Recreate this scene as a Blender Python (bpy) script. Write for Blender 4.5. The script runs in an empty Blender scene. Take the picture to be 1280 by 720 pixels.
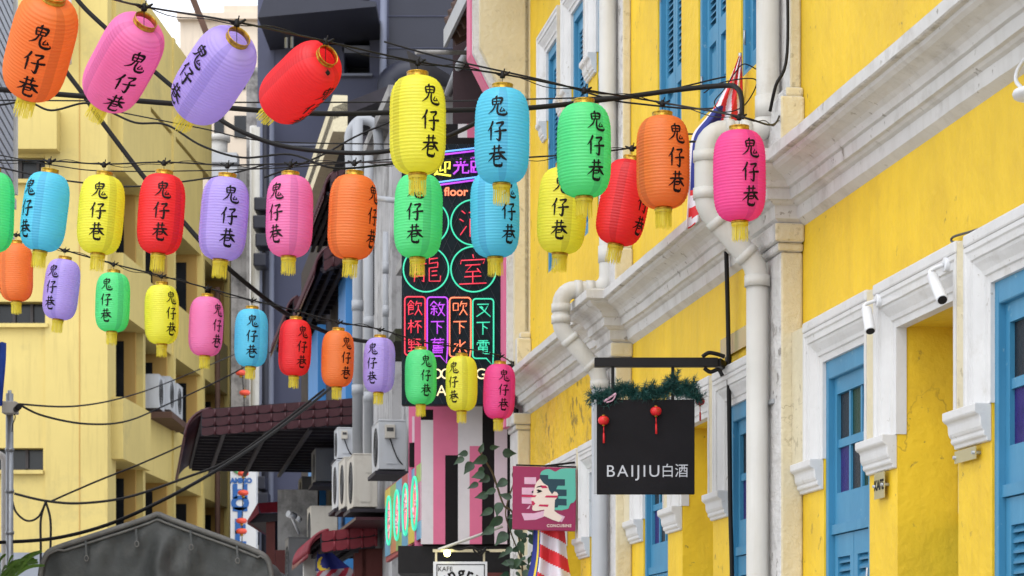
import bpy, bmesh, math, random
from mathutils import Vector, Matrix
random.seed(7)
R = math.radians
SC = bpy.context.scene
COL = SC.collection

# ------------------------------------------------------------------ camera, light, exposure
F, HZ, CZ = 3000.0, 860.0, 1.6          # focal length in px of a 1280 px wide frame, horizon row, eye height
cd = bpy.data.cameras.new('camera')
cam = bpy.data.objects.new('camera', cd)
COL.objects.link(cam)
cam.location = (0, 0, CZ)
cam.rotation_euler = (R(90), 0, 0)
cd.sensor_width = 36
cd.lens = F / 1280 * 36
cd.shift_y = (HZ - 360) / 1280
cd.clip_start = 0.1
cd.clip_end = 2000
cd.dof.use_dof = True
cd.dof.focus_distance = 11.3
cd.dof.aperture_fstop = 11.0
SC.camera = cam

SUN_EL, SUN_AZ = R(60), R(198)           # azimuth clockwise from +Y: light from behind the camera, to the left
w = bpy.data.worlds.new('World')
SC.world = w
w.use_nodes = True
nt = w.node_tree
sky = nt.nodes.new('ShaderNodeTexSky')
sky.sky_type = 'NISHITA'
sky.sun_disc = False
sky.sun_elevation = SUN_EL
sky.sun_rotation = SUN_AZ
sky.dust_density = 0.6
hsv = nt.nodes.new('ShaderNodeHueSaturation')
hsv.inputs['Saturation'].default_value = 0.22
nt.links.new(sky.outputs[0], hsv.inputs['Color'])
nt.links.new(hsv.outputs[0], nt.nodes['Background'].inputs['Color'])
nt.nodes['Background'].inputs['Strength'].default_value = 0.15
sl = bpy.data.lights.new('sun', 'SUN')
sl.energy = 0.6
sl.angle = R(50)
sl.color = (1.0, 0.97, 0.93)
so = bpy.data.objects.new('sun', sl)
COL.objects.link(so)
so.rotation_euler = (R(90) - SUN_EL, 0, R(180) - SUN_AZ)
so.location = (-8, -5, 20)
so.rotation_euler = Vector((-math.sin(SUN_AZ) * math.cos(SUN_EL), -math.cos(SUN_AZ) * math.cos(SUN_EL), -math.sin(SUN_EL))).to_track_quat('-Z', 'Y').to_euler()
SC.view_settings.view_transform = 'Standard'
SC.view_settings.look = 'None'
SC.view_settings.gamma = 1.0
SC.view_settings.use_curve_mapping = False
SC.view_settings.exposure = 1.3
SC.cycles.use_denoising = True
SC.cycles.max_bounces = 8
SC.cycles.transparent_max_bounces = 12

# ------------------------------------------------------------------ helpers
def P(px, py, Y):
    """A point of the place seen at photo pixel (px, py), Y metres ahead of the camera."""
    return Vector(((px - 640) / F * Y, Y, CZ + (HZ - py) / F * Y))

TH = math.atan(470 / F)                  # the right-hand row of houses recedes at this angle
CO, SI = math.cos(TH), math.sin(TH)
FAC = Matrix(((-SI, -CO, 0, 3.0), (CO, -SI, 0, 0), (0, 0, 1, 0), (0, 0, 0, 1)))   # (along, outward, up) -> world
I4 = Matrix.Identity(4)
WM = {}                                  # world matrix of every parent built

def props(o, label=None, cat=None, group=None, kind=None):
    if label: o['label'] = label
    if cat: o['category'] = cat
    if group: o['group'] = group
    if kind: o['kind'] = kind
    return o

def thing(name, label, cat, loc=(0, 0, 0), M=None, group=None):
    o = bpy.data.objects.new(name, None)
    COL.objects.link(o)
    o.empty_display_size = 0.1
    m = (M.copy() if M is not None else Matrix.Identity(4))
    m.translation = Vector(loc)
    o.matrix_world = m
    WM[o.name] = m
    return props(o, label, cat, group)

class MB:
    def __init__(s, M=None):
        s.v, s.f, s.m, s.s = [], [], [], []
        s.M = M or I4
    def add(s, vs, fs, mi=0, smooth=False):
        b = len(s.v)
        s.v += [s.M @ Vector(p) for p in vs]
        for f in fs:
            s.f.append([b + i for i in f]); s.m.append(mi); s.s.append(smooth)
        return s
    def box(s, x0, x1, y0, y1, z0, z1, mi=0, fm=None):
        vs = [(x, y, z) for z in (z0, z1) for y in (y0, y1) for x in (x0, x1)]
        fs = [(0, 2, 3, 1), (4, 5, 7, 6), (0, 1, 5, 4), (2, 6, 7, 3), (0, 4, 6, 2), (1, 3, 7, 5)]  # -z +z -y +y -x +x
        for k, f in enumerate(fs):
            s.add([vs[i] for i in f], [(0, 1, 2, 3)], fm.get(k, mi) if fm else mi)
        return s
    def cbox(s, c, d, mi=0):
        return s.box(c[0]-d[0]/2, c[0]+d[0]/2, c[1]-d[1]/2, c[1]+d[1]/2, c[2]-d[2]/2, c[2]+d[2]/2, mi)
    def beam(s, a, b, w, h, mi=0):
        """rectangular bar from a to b"""
        a, b = Vector(a), Vector(b)
        d = (b - a).normalized()
        up = Vector((0, 0, 1)) if abs(d.z) < .95 else Vector((0, 1, 0))
        x = d.cross(up).normalized() * w / 2
        y = x.cross(d).normalized() * h / 2
        vs = [a-x-y, a+x-y, a+x+y, a-x+y, b-x-y, b+x-y, b+x+y, b-x+y]
        s.add(vs, [(0, 3, 2, 1), (4, 5, 6, 7), (0, 1, 5, 4), (1, 2, 6, 5), (2, 3, 7, 6), (3, 0, 4, 7)], mi)
        return s
    def prism(s, poly, off, mi=0, smooth=False):
        """closed 3-D polygon and its copy moved by off, joined"""
        n = len(poly); off = Vector(off)
        a = [Vector(p) for p in poly]; b = [p + off for p in a]
        s.add(a + b, [tuple(range(n - 1, -1, -1)), tuple(range(n, 2 * n))], mi)
        s.add(a + b, [(i, (i + 1) % n, n + (i + 1) % n, n + i) for i in range(n)], mi, smooth)
        return s
    def tube(s, pts, r, seg=8, mi=0, caps=True, closed=False):
        pts = [Vector(p) for p in pts]
        n = len(pts)
        rs = r if isinstance(r, (list, tuple)) else [r] * n
        vs, ref = [], None
        for i, p in enumerate(pts):
            if closed:
                t = pts[(i + 1) % n] - pts[i - 1]
            else:
                t = pts[min(i + 1, n - 1)] - pts[max(i - 1, 0)]
            t = t.normalized() if t.length > 1e-9 else Vector((0, 0, 1))
            if ref is None:
                ref = t.orthogonal().normalized()
            ref = (ref - t * ref.dot(t))
            ref = ref.normalized() if ref.length > 1e-6 else t.orthogonal().normalized()
            bi = t.cross(ref)
            for k in range(seg):
                a = 2 * math.pi * k / seg
                vs.append(p + (ref * math.cos(a) + bi * math.sin(a)) * rs[i])
        fs = []
        for i in range(n if closed else n - 1):
            j = (i + 1) % n
            for k in range(seg):
                k2 = (k + 1) % seg
                fs.append((i * seg + k, i * seg + k2, j * seg + k2, j * seg + k))
        s.add(vs, fs, mi, True)
        if caps and not closed:
            s.add([vs[k] for k in range(seg)], [tuple(range(seg - 1, -1, -1))], mi)
            s.add([vs[(n - 1) * seg + k] for k in range(seg)], [tuple(range(seg))], mi)
        return s
    def lathe(s, prof, seg=24, c=(0, 0, 0), mi=0, smooth=True):
        c = Vector(c); vs = []
        for r, z in prof:
            for k in range(seg):
                a = 2 * math.pi * k / seg
                vs.append(c + Vector((r * math.cos(a), r * math.sin(a), z)))
        fs = []
        for i in range(len(prof) - 1):
            for k in range(seg):
                k2 = (k + 1) % seg
                fs.append((i * seg + k, i * seg + k2, (i + 1) * seg + k2, (i + 1) * seg + k))
        return s.add(vs, fs, mi, smooth)
    def build(s, name, mats, parent=None, loc=None, Mo=None):
        if not isinstance(mats, (list, tuple)): mats = [mats]
        if parent is not None:
            inv = WM[parent.name].inverted()
        else:
            m = (Mo.copy() if Mo is not None else Matrix.Identity(4))
            if loc is None:
                xs = [p.x for p in s.v]; ys = [p.y for p in s.v]; zs = [p.z for p in s.v]
                loc = ((min(xs)+max(xs))/2, (min(ys)+max(ys))/2, min(zs))
            m.translation = Vector(loc)
            inv = m.inverted()
        me = bpy.data.meshes.new(name)
        me.from_pydata([inv @ p for p in s.v], [], s.f)
        for x in mats: me.materials.append(x)
        me.polygons.foreach_set('material_index', s.m)
        me.polygons.foreach_set('use_smooth', s.s)
        bm = bmesh.new(); bm.from_mesh(me)
        bmesh.ops.remove_doubles(bm, verts=bm.verts, dist=1e-5)
        bmesh.ops.recalc_face_normals(bm, faces=bm.faces)
        bm.to_mesh(me); bm.free()
        me.update()
        o = bpy.data.objects.new(name, me)
        COL.objects.link(o)
        if parent is not None:
            o.parent = parent
            WM[o.name] = WM[parent.name]
        else:
            o.matrix_world = m
            WM[o.name] = m
        return o

def bevel(o, w=0.004, seg=2):
    b = o.modifiers.new('bevel', 'BEVEL'); b.width = w; b.segments = seg; b.limit_method = 'ANGLE'
    b.angle_limit = R(40)
    return o

def smooth_line(pts, n=6):
    """Catmull-Rom through points of any dimension"""
    pts = [tuple(p) for p in pts]
    if len(pts) < 3:
        return [tuple(a + (b - a) * t / n for a, b in zip(pts[0], pts[1])) for t in range(n + 1)]
    out = []
    q = [pts[0]] + pts + [pts[-1]]
    for i in range(1, len(q) - 2):
        for k in range(n):
            t = k / n
            out.append(tuple(0.5 * (2*b + (c-a)*t + (2*a-5*b+4*c-d)*t*t + (3*b-a-3*c+d)*t**3) for a, b, c, d in zip(q[i-1], q[i], q[i+1], q[i+2])))
    out.append(pts[-1])
    return out

def text_mesh(body, size, align='CENTER', extrude=0.0, bold=0.0, space=1.0):
    c = bpy.data.curves.new('lettering', 'FONT')
    c.body = body; c.size = size; c.align_x = align; c.align_y = 'CENTER'
    c.extrude = extrude; c.offset = bold; c.space_character = space
    c.resolution_u = 4
    o = bpy.data.objects.new('lettering', c)
    COL.objects.link(o)
    me = bpy.data.meshes.new_from_object(o.evaluated_get(bpy.context.evaluated_depsgraph_get()))
    vs = [v.co.copy() for v in me.vertices]; fs = [tuple(p.vertices) for p in me.polygons]
    bpy.data.objects.remove(o); bpy.data.curves.remove(c); bpy.data.meshes.remove(me)
    return vs, fs

def put_text(mb, body, size, M, mi=0, **k):
    vs, fs = text_mesh(body, size, **k)
    mb.add([M @ v for v in vs], fs, mi)

# ------------------------------------------------------------------ materials
def mat(name, col, rough=.6, var=.12, vscale=2.5, bump=.15, bscale=45, dirt=None, damt=.5, dscale=1.5, dcut=.52,
        streak=None, samt=.5, speck=None, spcut=.7, spscale=22, metal=0, spec=.4, coat=0, coords='world', bdist=.01, crack=None, relief=None):
    m = bpy.data.materials.new(name); m.use_nodes = True
    t = m.node_tree; N = t.nodes.new; L = t.links.new
    b = t.nodes['Principled BSDF']
    b.inputs['Roughness'].default_value = rough
    b.inputs['Metallic'].default_value = metal
    b.inputs['Specular IOR Level'].default_value = spec
    b.inputs['Coat Weight'].default_value = coat
    if coords == 'world':
        src = N('ShaderNodeNewGeometry').outputs['Position']
    else:
        src = N('ShaderNodeTexCoord').outputs['Object']
    def noise(scale, detail=5, rgh=.6, st=None):
        n = N('ShaderNodeTexNoise'); n.inputs['Scale'].default_value = scale; n.inputs['Detail'].default_value = detail
        n.inputs['Roughness'].default_value = rgh
        if st:
            mp = N('ShaderNodeMapping'); mp.inputs['Scale'].default_value = st; L(src, mp.inputs['Vector']); L(mp.outputs[0], n.inputs['Vector'])
        else:
            L(src, n.inputs['Vector'])
        return n.outputs['Fac']
    def ramp(fac, a, c):
        r = N('ShaderNodeMapRange'); r.inputs['From Min'].default_value = a; r.inputs['From Max'].default_value = c
        L(fac, r.inputs['Value']); return r.outputs[0]
    def mix(fac, a, c, amt=1.0):
        x = N('ShaderNodeMix'); x.data_type = 'RGBA'
        if amt != 1.0:
            mm = N('ShaderNodeMath'); mm.operation = 'MULTIPLY'; mm.inputs[1].default_value = amt; L(fac, mm.inputs[0]); fac = mm.outputs[0]
        L(fac, x.inputs['Factor'])
        for sock, val in ((x.inputs['A'], a), (x.inputs['B'], c)):
            if isinstance(val, (tuple, list)): sock.default_value = (*val[:3], 1)
            else: L(val, sock)
        return x.outputs['Result']
    lo = tuple(max(0, c * (1 - var)) for c in col); hi = tuple(min(1, c * (1 + var * .6)) for c in col)
    out = mix(ramp(noise(vscale), .3, .7), lo, hi)
    if dirt: out = mix(ramp(noise(dscale, 8, .7), dcut, dcut + .18), out, dirt, damt)
    if streak: out = mix(ramp(noise(1, 6, .65, (9, 9, .7)), .5, .75), out, streak, samt)
    if speck:                               # pitted spots, gathered in clusters
        sg = N('ShaderNodeMath'); sg.operation = 'MULTIPLY'
        L(ramp(noise(spscale, 4, .6), spcut - .08, spcut - .03), sg.inputs[0]); L(ramp(noise(spscale * .09, 3, .5), .53, .60), sg.inputs[1])
        out = mix(sg.outputs[0], out, speck, .8)
    hgt = noise(bscale, 6, .65)
    if relief:                              # uneven trowelled plaster under the paint
        rl_ = N('ShaderNodeMath'); rl_.operation = 'MULTIPLY_ADD'; L(noise(relief, 4, .55), rl_.inputs[0]); rl_.inputs[1].default_value = 2.6; L(hgt, rl_.inputs[2]); hgt = rl_.outputs[0]
    if crack:
        n = N('ShaderNodeTexVoronoi'); n.feature = 'DISTANCE_TO_EDGE'; n.inputs['Scale'].default_value = crack[0]
        nn = N('ShaderNodeTexNoise'); nn.inputs['Scale'].default_value = 6; nn.inputs['Detail'].default_value = 6; L(src, nn.inputs['Vector'])
        ad = N('ShaderNodeMix'); ad.data_type = 'VECTOR'; ad.inputs['Factor'].default_value = .35; L(src, ad.inputs['A']); L(nn.outputs['Color'], ad.inputs['B'])
        L(ad.outputs['Result'], n.inputs['Vector'])
        ln = ramp(n.outputs['Distance'], .007, .001)
        gate = ramp(noise(1.1, 3, .5), crack[2], crack[2] + .05)
        mu = N('ShaderNodeMath'); mu.operation = 'MULTIPLY'; L(ln, mu.inputs[0]); L(gate, mu.inputs[1])
        out = mix(mu.outputs[0], out, crack[1], .6)
    L(out, b.inputs['Base Color'])
    if bump:
        bp = N('ShaderNodeBump'); bp.inputs['Strength'].default_value = bump; bp.inputs['Distance'].default_value = bdist
        L(hgt, bp.inputs['Height']); L(bp.outputs[0], b.inputs['Normal'])
    return m

def glow(name, col, strength):
    m = bpy.data.materials.new(name); m.use_nodes = True
    b = m.node_tree.nodes['Principled BSDF']
    b.inputs['Base Color'].default_value = (*[c * .5 for c in col], 1)
    b.inputs['Emission Color'].default_value = (*col, 1)
    b.inputs['Emission Strength'].default_value = strength
    return m

def srgb(r, g, b):
    f = lambda c: (c / 255 / 12.92) if c <= 10 else ((c / 255 + .055) / 1.055) ** 2.4
    return (f(r), f(g), f(b))

M_yellow = mat('yellow paint', (.78, .515, .020), .6, .14, 1.3, .55, 14, dirt=(.62, .39, .02), damt=.6, dscale=1.4, dcut=.50, streak=(.52, .32, .025), samt=.3, speck=(.30, .19, .03), spcut=.72, spscale=16, crack=(1.1, (.36, .22, .02), .60), bdist=.014, relief=3.2)
M_yellowrough = mat('rough yellow paint', (.76, .485, .018), .6, .14, 2, 1.0, 9, streak=(.60, .38, .03), samt=.35, speck=(.22, .14, .03), spcut=.62, spscale=11, crack=(2.2, (.25, .15, .02), .48), bdist=.03, relief=5)
M_white = mat('white trim paint', (.62, .615, .61), .55, .08, 4, .5, 26, dirt=(.36, .33, .28), damt=.5, dscale=5, dcut=.58, streak=(.5, .47, .42), samt=.3, speck=(.30, .27, .23), spcut=.71, spscale=30, bdist=.006)
M_cornice = mat('cornice paint', (.58, .57, .555), .6, .10, 3, .6, 22, dirt=(.26, .24, .21), damt=.6, dscale=4, dcut=.55, streak=(.36, .33, .29), samt=.5, speck=(.2, .18, .15), spcut=.7, spscale=24, bdist=.006)
M_cream = mat('cream paint', (.62, .55, .38), .6, .10, 3, .5, 22, dirt=(.52, .45, .30), damt=.45, dscale=4, dcut=.52, speck=(.40, .34, .22), spcut=.66, spscale=20, crack=(2.2, (.25, .2, .12), .56), bdist=.022)
M_oldwhite = mat('weathered whitewash', (.60, .585, .57), .7, .14, 5, .9, 14, dirt=(.40, .37, .32), damt=.6, dscale=4, dcut=.52, speck=(.2, .18, .16), spcut=.63, spscale=14, bdist=.03)
M_ledge = mat('dirty cornice ledge', (.62, .61, .60), .7, .2, 6, .5, 30, dirt=(.12, .11, .10), damt=.8, dscale=6, dcut=.47)
M_blue = mat('blue joinery paint', (.042, .215, .375), .48, .10, 3, .2, 40, streak=(.11, .33, .50), samt=.3, speck=(.20, .36, .45), spcut=.72, spscale=18, bdist=.004)
M_bluedark = mat('blue louvre paint', (.036, .185, .33), .45, .1, 3, .2, 40)
M_pane_dark = mat('dark patterned glass', (.010, .010, .013), .3, .2, 30, .6, 50, spec=.2)
M_pane_green = mat('green patterned glass', (.006, .035, .012), .3, .2, 30, .6, 50, spec=.2)
M_pane_purple = mat('purple patterned glass', (.028, .010, .13), .3, .2, 30, .7, 50, spec=.2)
M_pvc = mat('grey white pipe', (.54, .53, .50), .55, .07, 3, .12, 30, dirt=(.33, .29, .22), damt=.45, dscale=5, dcut=.55, streak=(.36, .32, .25), samt=.4)
M_pvcgrey = mat('grey pipe', (.36, .375, .40), .45, .08, 3, .05, 30)
M_black = mat('black powder coat', (.010, .009, .010), .5, .2, 8, .1, 60, spec=.2)
M_signblack = mat('black sign board', (.010, .009, .011), .6, .25, 5, .1, 50, speck=(.06, .06, .065), spcut=.75, spscale=14, spec=.12)
M_silver = mat('pale sign lettering', (.46, .47, .51), .35, .05)
M_cable = mat('black cable', (.010, .009, .009), .55, .2, 8, 0, spec=.2)
M_cablegrey = mat('grey cable', (.06, .058, .06), .5, .2, 8, 0)
M_steel = mat('galvanised steel', (.42, .44, .46), .4, .15, 8, .1, 40, metal=.6)
M_whitemetal = mat('white lamp housing', (.66, .67, .69), .35, .03, 4, 0)
M_ink = mat('black ink', (.008, .007, .008), .6, .1, 5, 0, spec=.15)
M_gold = mat('gold foil', (.50, .29, .03), .3, .6, 45, .3, 60, metal=.75, spec=.6, coords='object')
M_leaf = mat('vine leaf', (.030, .068, .034), .4, .6, 14, .1, 30)
M_stem = mat('vine stem', (.10, .07, .03), .7, .2, 9, .1, 30)
M_pine = mat('garland needle', (.018, .085, .075), .5, .4, 20, 0)
M_red = mat('red silk', (.62, .015, .018), .4, .15, 20, .1, 50)
M_flagred = mat('flag red', (.72, .035, .045), .7, .08, 6, .1, 60)
M_flagwhite = mat('flag white', (.78, .74, .80), .7, .05, 6, .1, 60)
M_flagblue = mat('flag blue', (.02, .03, .22), .7, .1, 6, .1, 60)
M_flagyellow = mat('flag yellow', (.80, .58, .03), .7, .1, 6, .1, 60)
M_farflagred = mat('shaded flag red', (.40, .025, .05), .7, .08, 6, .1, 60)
M_burg = mat('burgundy sign face', (.28, .012, .075), .4, .06, 3, .02, 40)
M_teal = mat('teal print', (.10, .43, .33), .5, .05, 3, 0)
M_printnavy = mat('dark teal print', (.010, .045, .065), .5, .05, 3, 0)
M_printskin = mat('ivory print', (.76, .62, .53), .5, .03, 3, 0)
M_printpink = mat('pale pink print', (.68, .40, .52), .5, .12, 9, 0)
M_printred = mat('crimson print', (.50, .01, .07), .5, .05, 3, 0)
M_pink = mat('pink cladding', (.62, .13, .25), .5, .08, 3, .15, 30, dirt=(.4, .12, .18), damt=.3, dscale=4)
M_palepink = mat('pale lilac cladding', (.60, .47, .53), .5, .08, 3, .15, 30, dirt=(.4, .33, .36), damt=.3, dscale=4)
M_clad = mat('off white cladding', (.60, .56, .58), .5, .08, 3, .15, 30, dirt=(.40, .36, .38), damt=.35, dscale=4)
M_cladblack = mat('black cladding', (.009, .007, .008), .6, .2, 3, .1, 30, spec=.12)
M_maroonwall = mat('dark maroon wall', (.030, .012, .016), .7, .2, 2, .2, 20)
M_redwall = mat('oxide red wall', (.11, .022, .018), .65, .25, 2, .3, 20)
M_panel = mat('sign backing', (.006, .013, .019), .5, .5, 6, .05, 12, spec=.12)
M_tile = mat('maroon roof tile', (.045, .006, .011), .45, .3, 5, .2, 25, dirt=(.05, .015, .02), damt=.5, dscale=5)
M_tilered = mat('red roof tile', (.20, .014, .026), .45, .3, 5, .2, 25, dirt=(.09, .015, .02), damt=.5, dscale=5)
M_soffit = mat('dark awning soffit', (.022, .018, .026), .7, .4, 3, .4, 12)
M_oldtile = mat('old brown roof tile', (.10, .06, .05), .75, .4, 6, .5, 16)
M_tarp = mat('grey tarpaulin', (.046, .050, .048), .55, .25, 3, .25, 30, dirt=(.10, .10, .09), damt=.6, dscale=2.5, streak=(.05, .052, .05), samt=.5, bdist=.02)
M_tarphem = mat('worn tarpaulin hem', (.12, .118, .108), .6, .3, 8, .3, 30)
M_navy = mat('navy render', (.062, .068, .118), .7, .14, .6, .3, 8, streak=(.065, .07, .12), samt=.4)
M_navydark = mat('dark navy metal', (.018, .020, .036), .5, .15, 1, .1, 15)
M_navytrim = mat('navy trim', (.15, .165, .23), .6, .1, 2, .1, 15)
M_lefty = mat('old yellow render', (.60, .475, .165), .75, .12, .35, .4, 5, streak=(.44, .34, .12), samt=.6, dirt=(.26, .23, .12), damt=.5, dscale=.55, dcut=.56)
M_lefty2 = mat('darker yellow render', (.46, .28, .075), .7, .10, .35, .3, 6, streak=(.50, .34, .12), samt=.4)  # darker, more orange yellow than M_lefty, on inner walls and cheeks
M_leftgrey = mat('grey plinth render', (.25, .27, .31), .7, .12, 1, .2, 8)
M_brown = mat('brown fascia', (.09, .045, .03), .7, .2, 3, .1, 20)
M_window = mat('dark window glass', (.016, .018, .022), .2, .5, 1.2, .1, 5, spec=.3)
M_winframe = mat('dark window frame', (.05, .04, .04), .5, .2, 4, .1, 20)
M_beige = mat('beige render', (.66, .56, .45), .7, .10, .5, .2, 6, streak=(.45, .38, .31), samt=.5)
M_conc = mat('stained concrete', (.34, .33, .32), .8, .25, 1.2, .5, 10, dirt=(.045, .043, .045), damt=.85, dscale=1.3, dcut=.48, streak=(.10, .095, .095), samt=.6, bdist=.02)
M_stain = mat('mould stained whitewash', (.42, .415, .42), .75, .18, 2, .4, 14, dirt=(.07, .068, .065), damt=.75, dscale=2.2, dcut=.5, streak=(.16, .155, .15), samt=.7)
M_moss = mat('mossy ledge', (.03, .032, .016), .9, .5, 8, .6, 25)
M_skyblue = mat('sky blue paint', (.05, .24, .58), .5, .1, 1, .1, 20)
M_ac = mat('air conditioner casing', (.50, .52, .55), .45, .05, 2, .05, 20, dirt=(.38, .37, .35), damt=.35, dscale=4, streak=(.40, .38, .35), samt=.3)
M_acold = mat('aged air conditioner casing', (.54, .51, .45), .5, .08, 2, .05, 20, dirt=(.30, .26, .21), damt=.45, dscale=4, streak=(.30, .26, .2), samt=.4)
M_acdark = mat('shaded air conditioner casing', (.13, .13, .135), .55, .25, 2, .1, 20)  # casing grey darkened: shade under the awning is put into the colour
M_grill = mat('fan grille', (.05, .05, .052), .5, .2, 9, 0)
M_asphalt = mat('pale stone paving', (.40, .38, .35), .8, .2, 1.2, .4, 20)
M_paving = mat('paving', (.36, .34, .32), .8, .2, 1.5, .4, 20)
M_greyslat = mat('grey painted slat', (.36, .38, .43), .5, .1, 3, .1, 20)
M_hotel = mat('white hotel sign', (.74, .76, .80), .4, .05, 2, 0)
M_hotelblue = mat('blue hotel lettering', (.015, .12, .42), .4, .05, 2, 0)
M_palm = mat('palm leaf', (.10, .20, .03), .4, .4, 6, .05, 20)
M_acrylic = mat('smoky acrylic plate', (.42, .37, .20), .15, .05, 3, 0, spec=.6)
M_garden = mat('blue cloth', (.02, .07, .38), .7, .15, 5, .1, 30)

# ------------------------------------------------------------------ ground
g = MB(); g.add([(-400, -60, 0), (400, -60, 0), (400, 900, 0), (-400, 900, 0)], [(0, 1, 2, 3)])
props(g.build('ground', M_asphalt, loc=(0, 0, 0)), kind='structure')
g = MB(FAC); g.box(4, 40, .0, 1.1, .004, .13)
props(bevel(g.build('pavement', M_paving), .015), kind='structure')

# ------------------------------------------------------------------ the yellow shophouse row on the right
KA = 1 / CO                                # photo depth -> metres along the facade
BAY = 3.72 * KA
FRONT = thing('yellow_shophouse', 'long yellow shophouse with white trim and blue windows filling the right side', 'building', FAC @ Vector((7.0, 0, 0)), FAC)

def fa(Y): return Y * KA
OPEN_LOW = [(7.76, 8.41), (8.755, 9.454), (9.815, 10.465)]
PIERS_LOW = [(7.43, 7.76), (8.41, 8.755), (9.454, 9.815), (10.465, 10.79)]
OPEN_UP = [(7.58, 8.18), (8.48, 9.08), (9.48, 10.08)]
ZT, ZL = 3.025, 3.195                      # head of the openings, top of the lintels
ZU0, ZU1 = 4.62, 6.24                      # upper openings
ZROOF = 7.7
wall = MB(FAC)
for b in range(3):
    o = BAY * b
    A = lambda Y: fa(Y) + o
    last = None
    edges = [fa(7.07) + o] + [v for q in OPEN_LOW for v in (A(q[0]), A(q[1]))] + [A(10.79)]
    for i in range(0, len(edges), 2):
        wall.box(edges[i], edges[i + 1], -.26, 0, .13, ZT)
    wall.box(edges[0], edges[-1], -.26, 0, ZT, ZU0)
    edges = [fa(7.07) + o] + [v for q in OPEN_UP for v in (A(q[0]), A(q[1]))] + [A(10.79)]
    for i in range(0, len(edges), 2):
        wall.box(edges[i], edges[i + 1], -.26, 0, ZU0, ZU1)
    wall.box(edges[0], edges[-1], -.26, 0, ZU1, ZROOF)
wall.box(fa(10.79) + 2 * BAY, fa(11.15) + 2 * BAY, -.26, 0, .13, ZROOF)
wall.box(4.2, fa(7.07), -.26, 0, .13, ZROOF)
wall.build('wall', M_yellow, FRONT)
bk = MB(FAC)                                # dark rooms behind, back wall and roof
bk.box(4.2, fa(11.15) + 2 * BAY, -6.2, -6.0, .13, ZROOF)
bk.box(4.2, 4.4, -6.0, -.26, .13, ZROOF)
bk.box(fa(11.15) + 2 * BAY - .2, fa(11.15) + 2 * BAY, -6.0, -.26, .13, ZROOF)
bk.build('rear_wall', M_cream, FRONT)
rf = MB(FAC)
a0, a1 = 4.0, fa(11.15) + 2 * BAY + .1
rf.prism([(a0, .55, ZROOF), (a0, -3.1, ZROOF + 1.9), (a0, -6.5, ZROOF + .2), (a0, -6.5, ZROOF + .35), (a0, -3.1, ZROOF + 2.05), (a0, .55, ZROOF + .12)], (a1 - a0, 0, 0))
rf.build('roof', M_oldtile, FRONT)

# rough patch of bare plaster in the far bay
pt = MB(FAC)
pt.box(fa(10.79 + 3.72) + fa(.39) + .01, fa(10.78) + 2 * BAY, .0, .006, ZL + .02, 3.69)
pt.build('plaster_patch', M_yellowrough, FRONT)

# pilasters ---------------------------------------------------------
FM = {3: 0, 4: 1, 2: 0, 5: 0}
for b in range(-1, 3):
    o = BAY * b
    p0, p1 = fa(10.79) + o, fa(11.15) + o
    m = MB(FAC)
    # faces of box(): -z +z -y +y -x +x ; +y is the street face, -x the near end
    m.box(p0, p1, 0, .105, .13, 3.56, 0, {4: 1})
    m.box(p0 - .012, p1 + .012, 0, .122, 3.56, 3.60, 0, {4: 1})
    m.box(p0 - .03, p1 + .03, 0, .14, 3.60, 3.685, 0, {4: 1})
    bevel(m.build('pilaster', [M_oldwhite, M_cream], FRONT), .012, 2)
    m = MB(FAC)
    m.box(p0 + .03, p1 - .02, 0, .055, 4.30, ZROOF, 0, {4: 1})
    m.box(p0 - .01, p1 + .01, 0, .085, 4.255, 4.30, 0, {4: 1})
    m.box(p0 - .03, p1 + .03, 0, .115, 3.97, 4.255, 0, {4: 1})
    bevel(m.build('pilaster', [M_oldwhite, M_cream], FRONT), .012, 2)

# cornice: one moulded run per bay with its break round the pilaster -------------
CP = [(0, 3.675, 0), (.036, 3.70, 0), (.040, 3.755, 0), (.056, 3.762, 0), (.066, 3.772, 0), (.082, 3.776, 0), (.084, 3.823, 0), (.098, 3.828, 0),
      (.102, 3.838, 0), (.110, 3.852, 0), (.128, 3.866, 0), (.150, 3.877, 0), (.172, 3.886, 0), (.188, 3.898, 0), (.194, 3.910, 0),
      (.214, 3.912, 1), (.221, 3.917, 1), (.221, 3.965, 0), (.15, 3.985, 1), (0, 4.005, 1)]
def cornice_run(path):
    """path: function n -> list of (a, n) plan points"""
    m = MB(FAC)
    from mathutils import noise
    rows = []
    base = None
    for n, z, _ in CP:
        pl = path(n); row = []
        for q in range(len(pl) - 1):
            (a, y), (a2, y2) = pl[q], pl[q + 1]
            k = 30 if abs(a2 - a) > 1.5 else 1
            row += [(a + (a2 - a) * t / k, y + (y2 - y) * t / k) for t in range(k)]
        row.append(pl[-1])
        out = []
        for a, y in row:
            d = noise.noise_vector((a * 2.3, z * 7, 3.1)) * .0035 + noise.noise_vector((a * 9, z * 31, 8.2)) * .0016
            s = 1 if 0 < n else 0
            out.append((a, y + d.x * s, z + d.y * s))
        rows.append(out)
    for i in range(len(rows) - 1):
        k = len(rows[i])
        for j in range(k - 1):
            m.add([rows[i][j], rows[i][j + 1], rows[i + 1][j + 1], rows[i + 1][j]], [(0, 1, 2, 3)], CP[i + 1][2], False)
    for e in (0, -1):
        m.add([r[e] for r in rows], [tuple(range(len(rows)))], 0)
    return m
PB = .105
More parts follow.
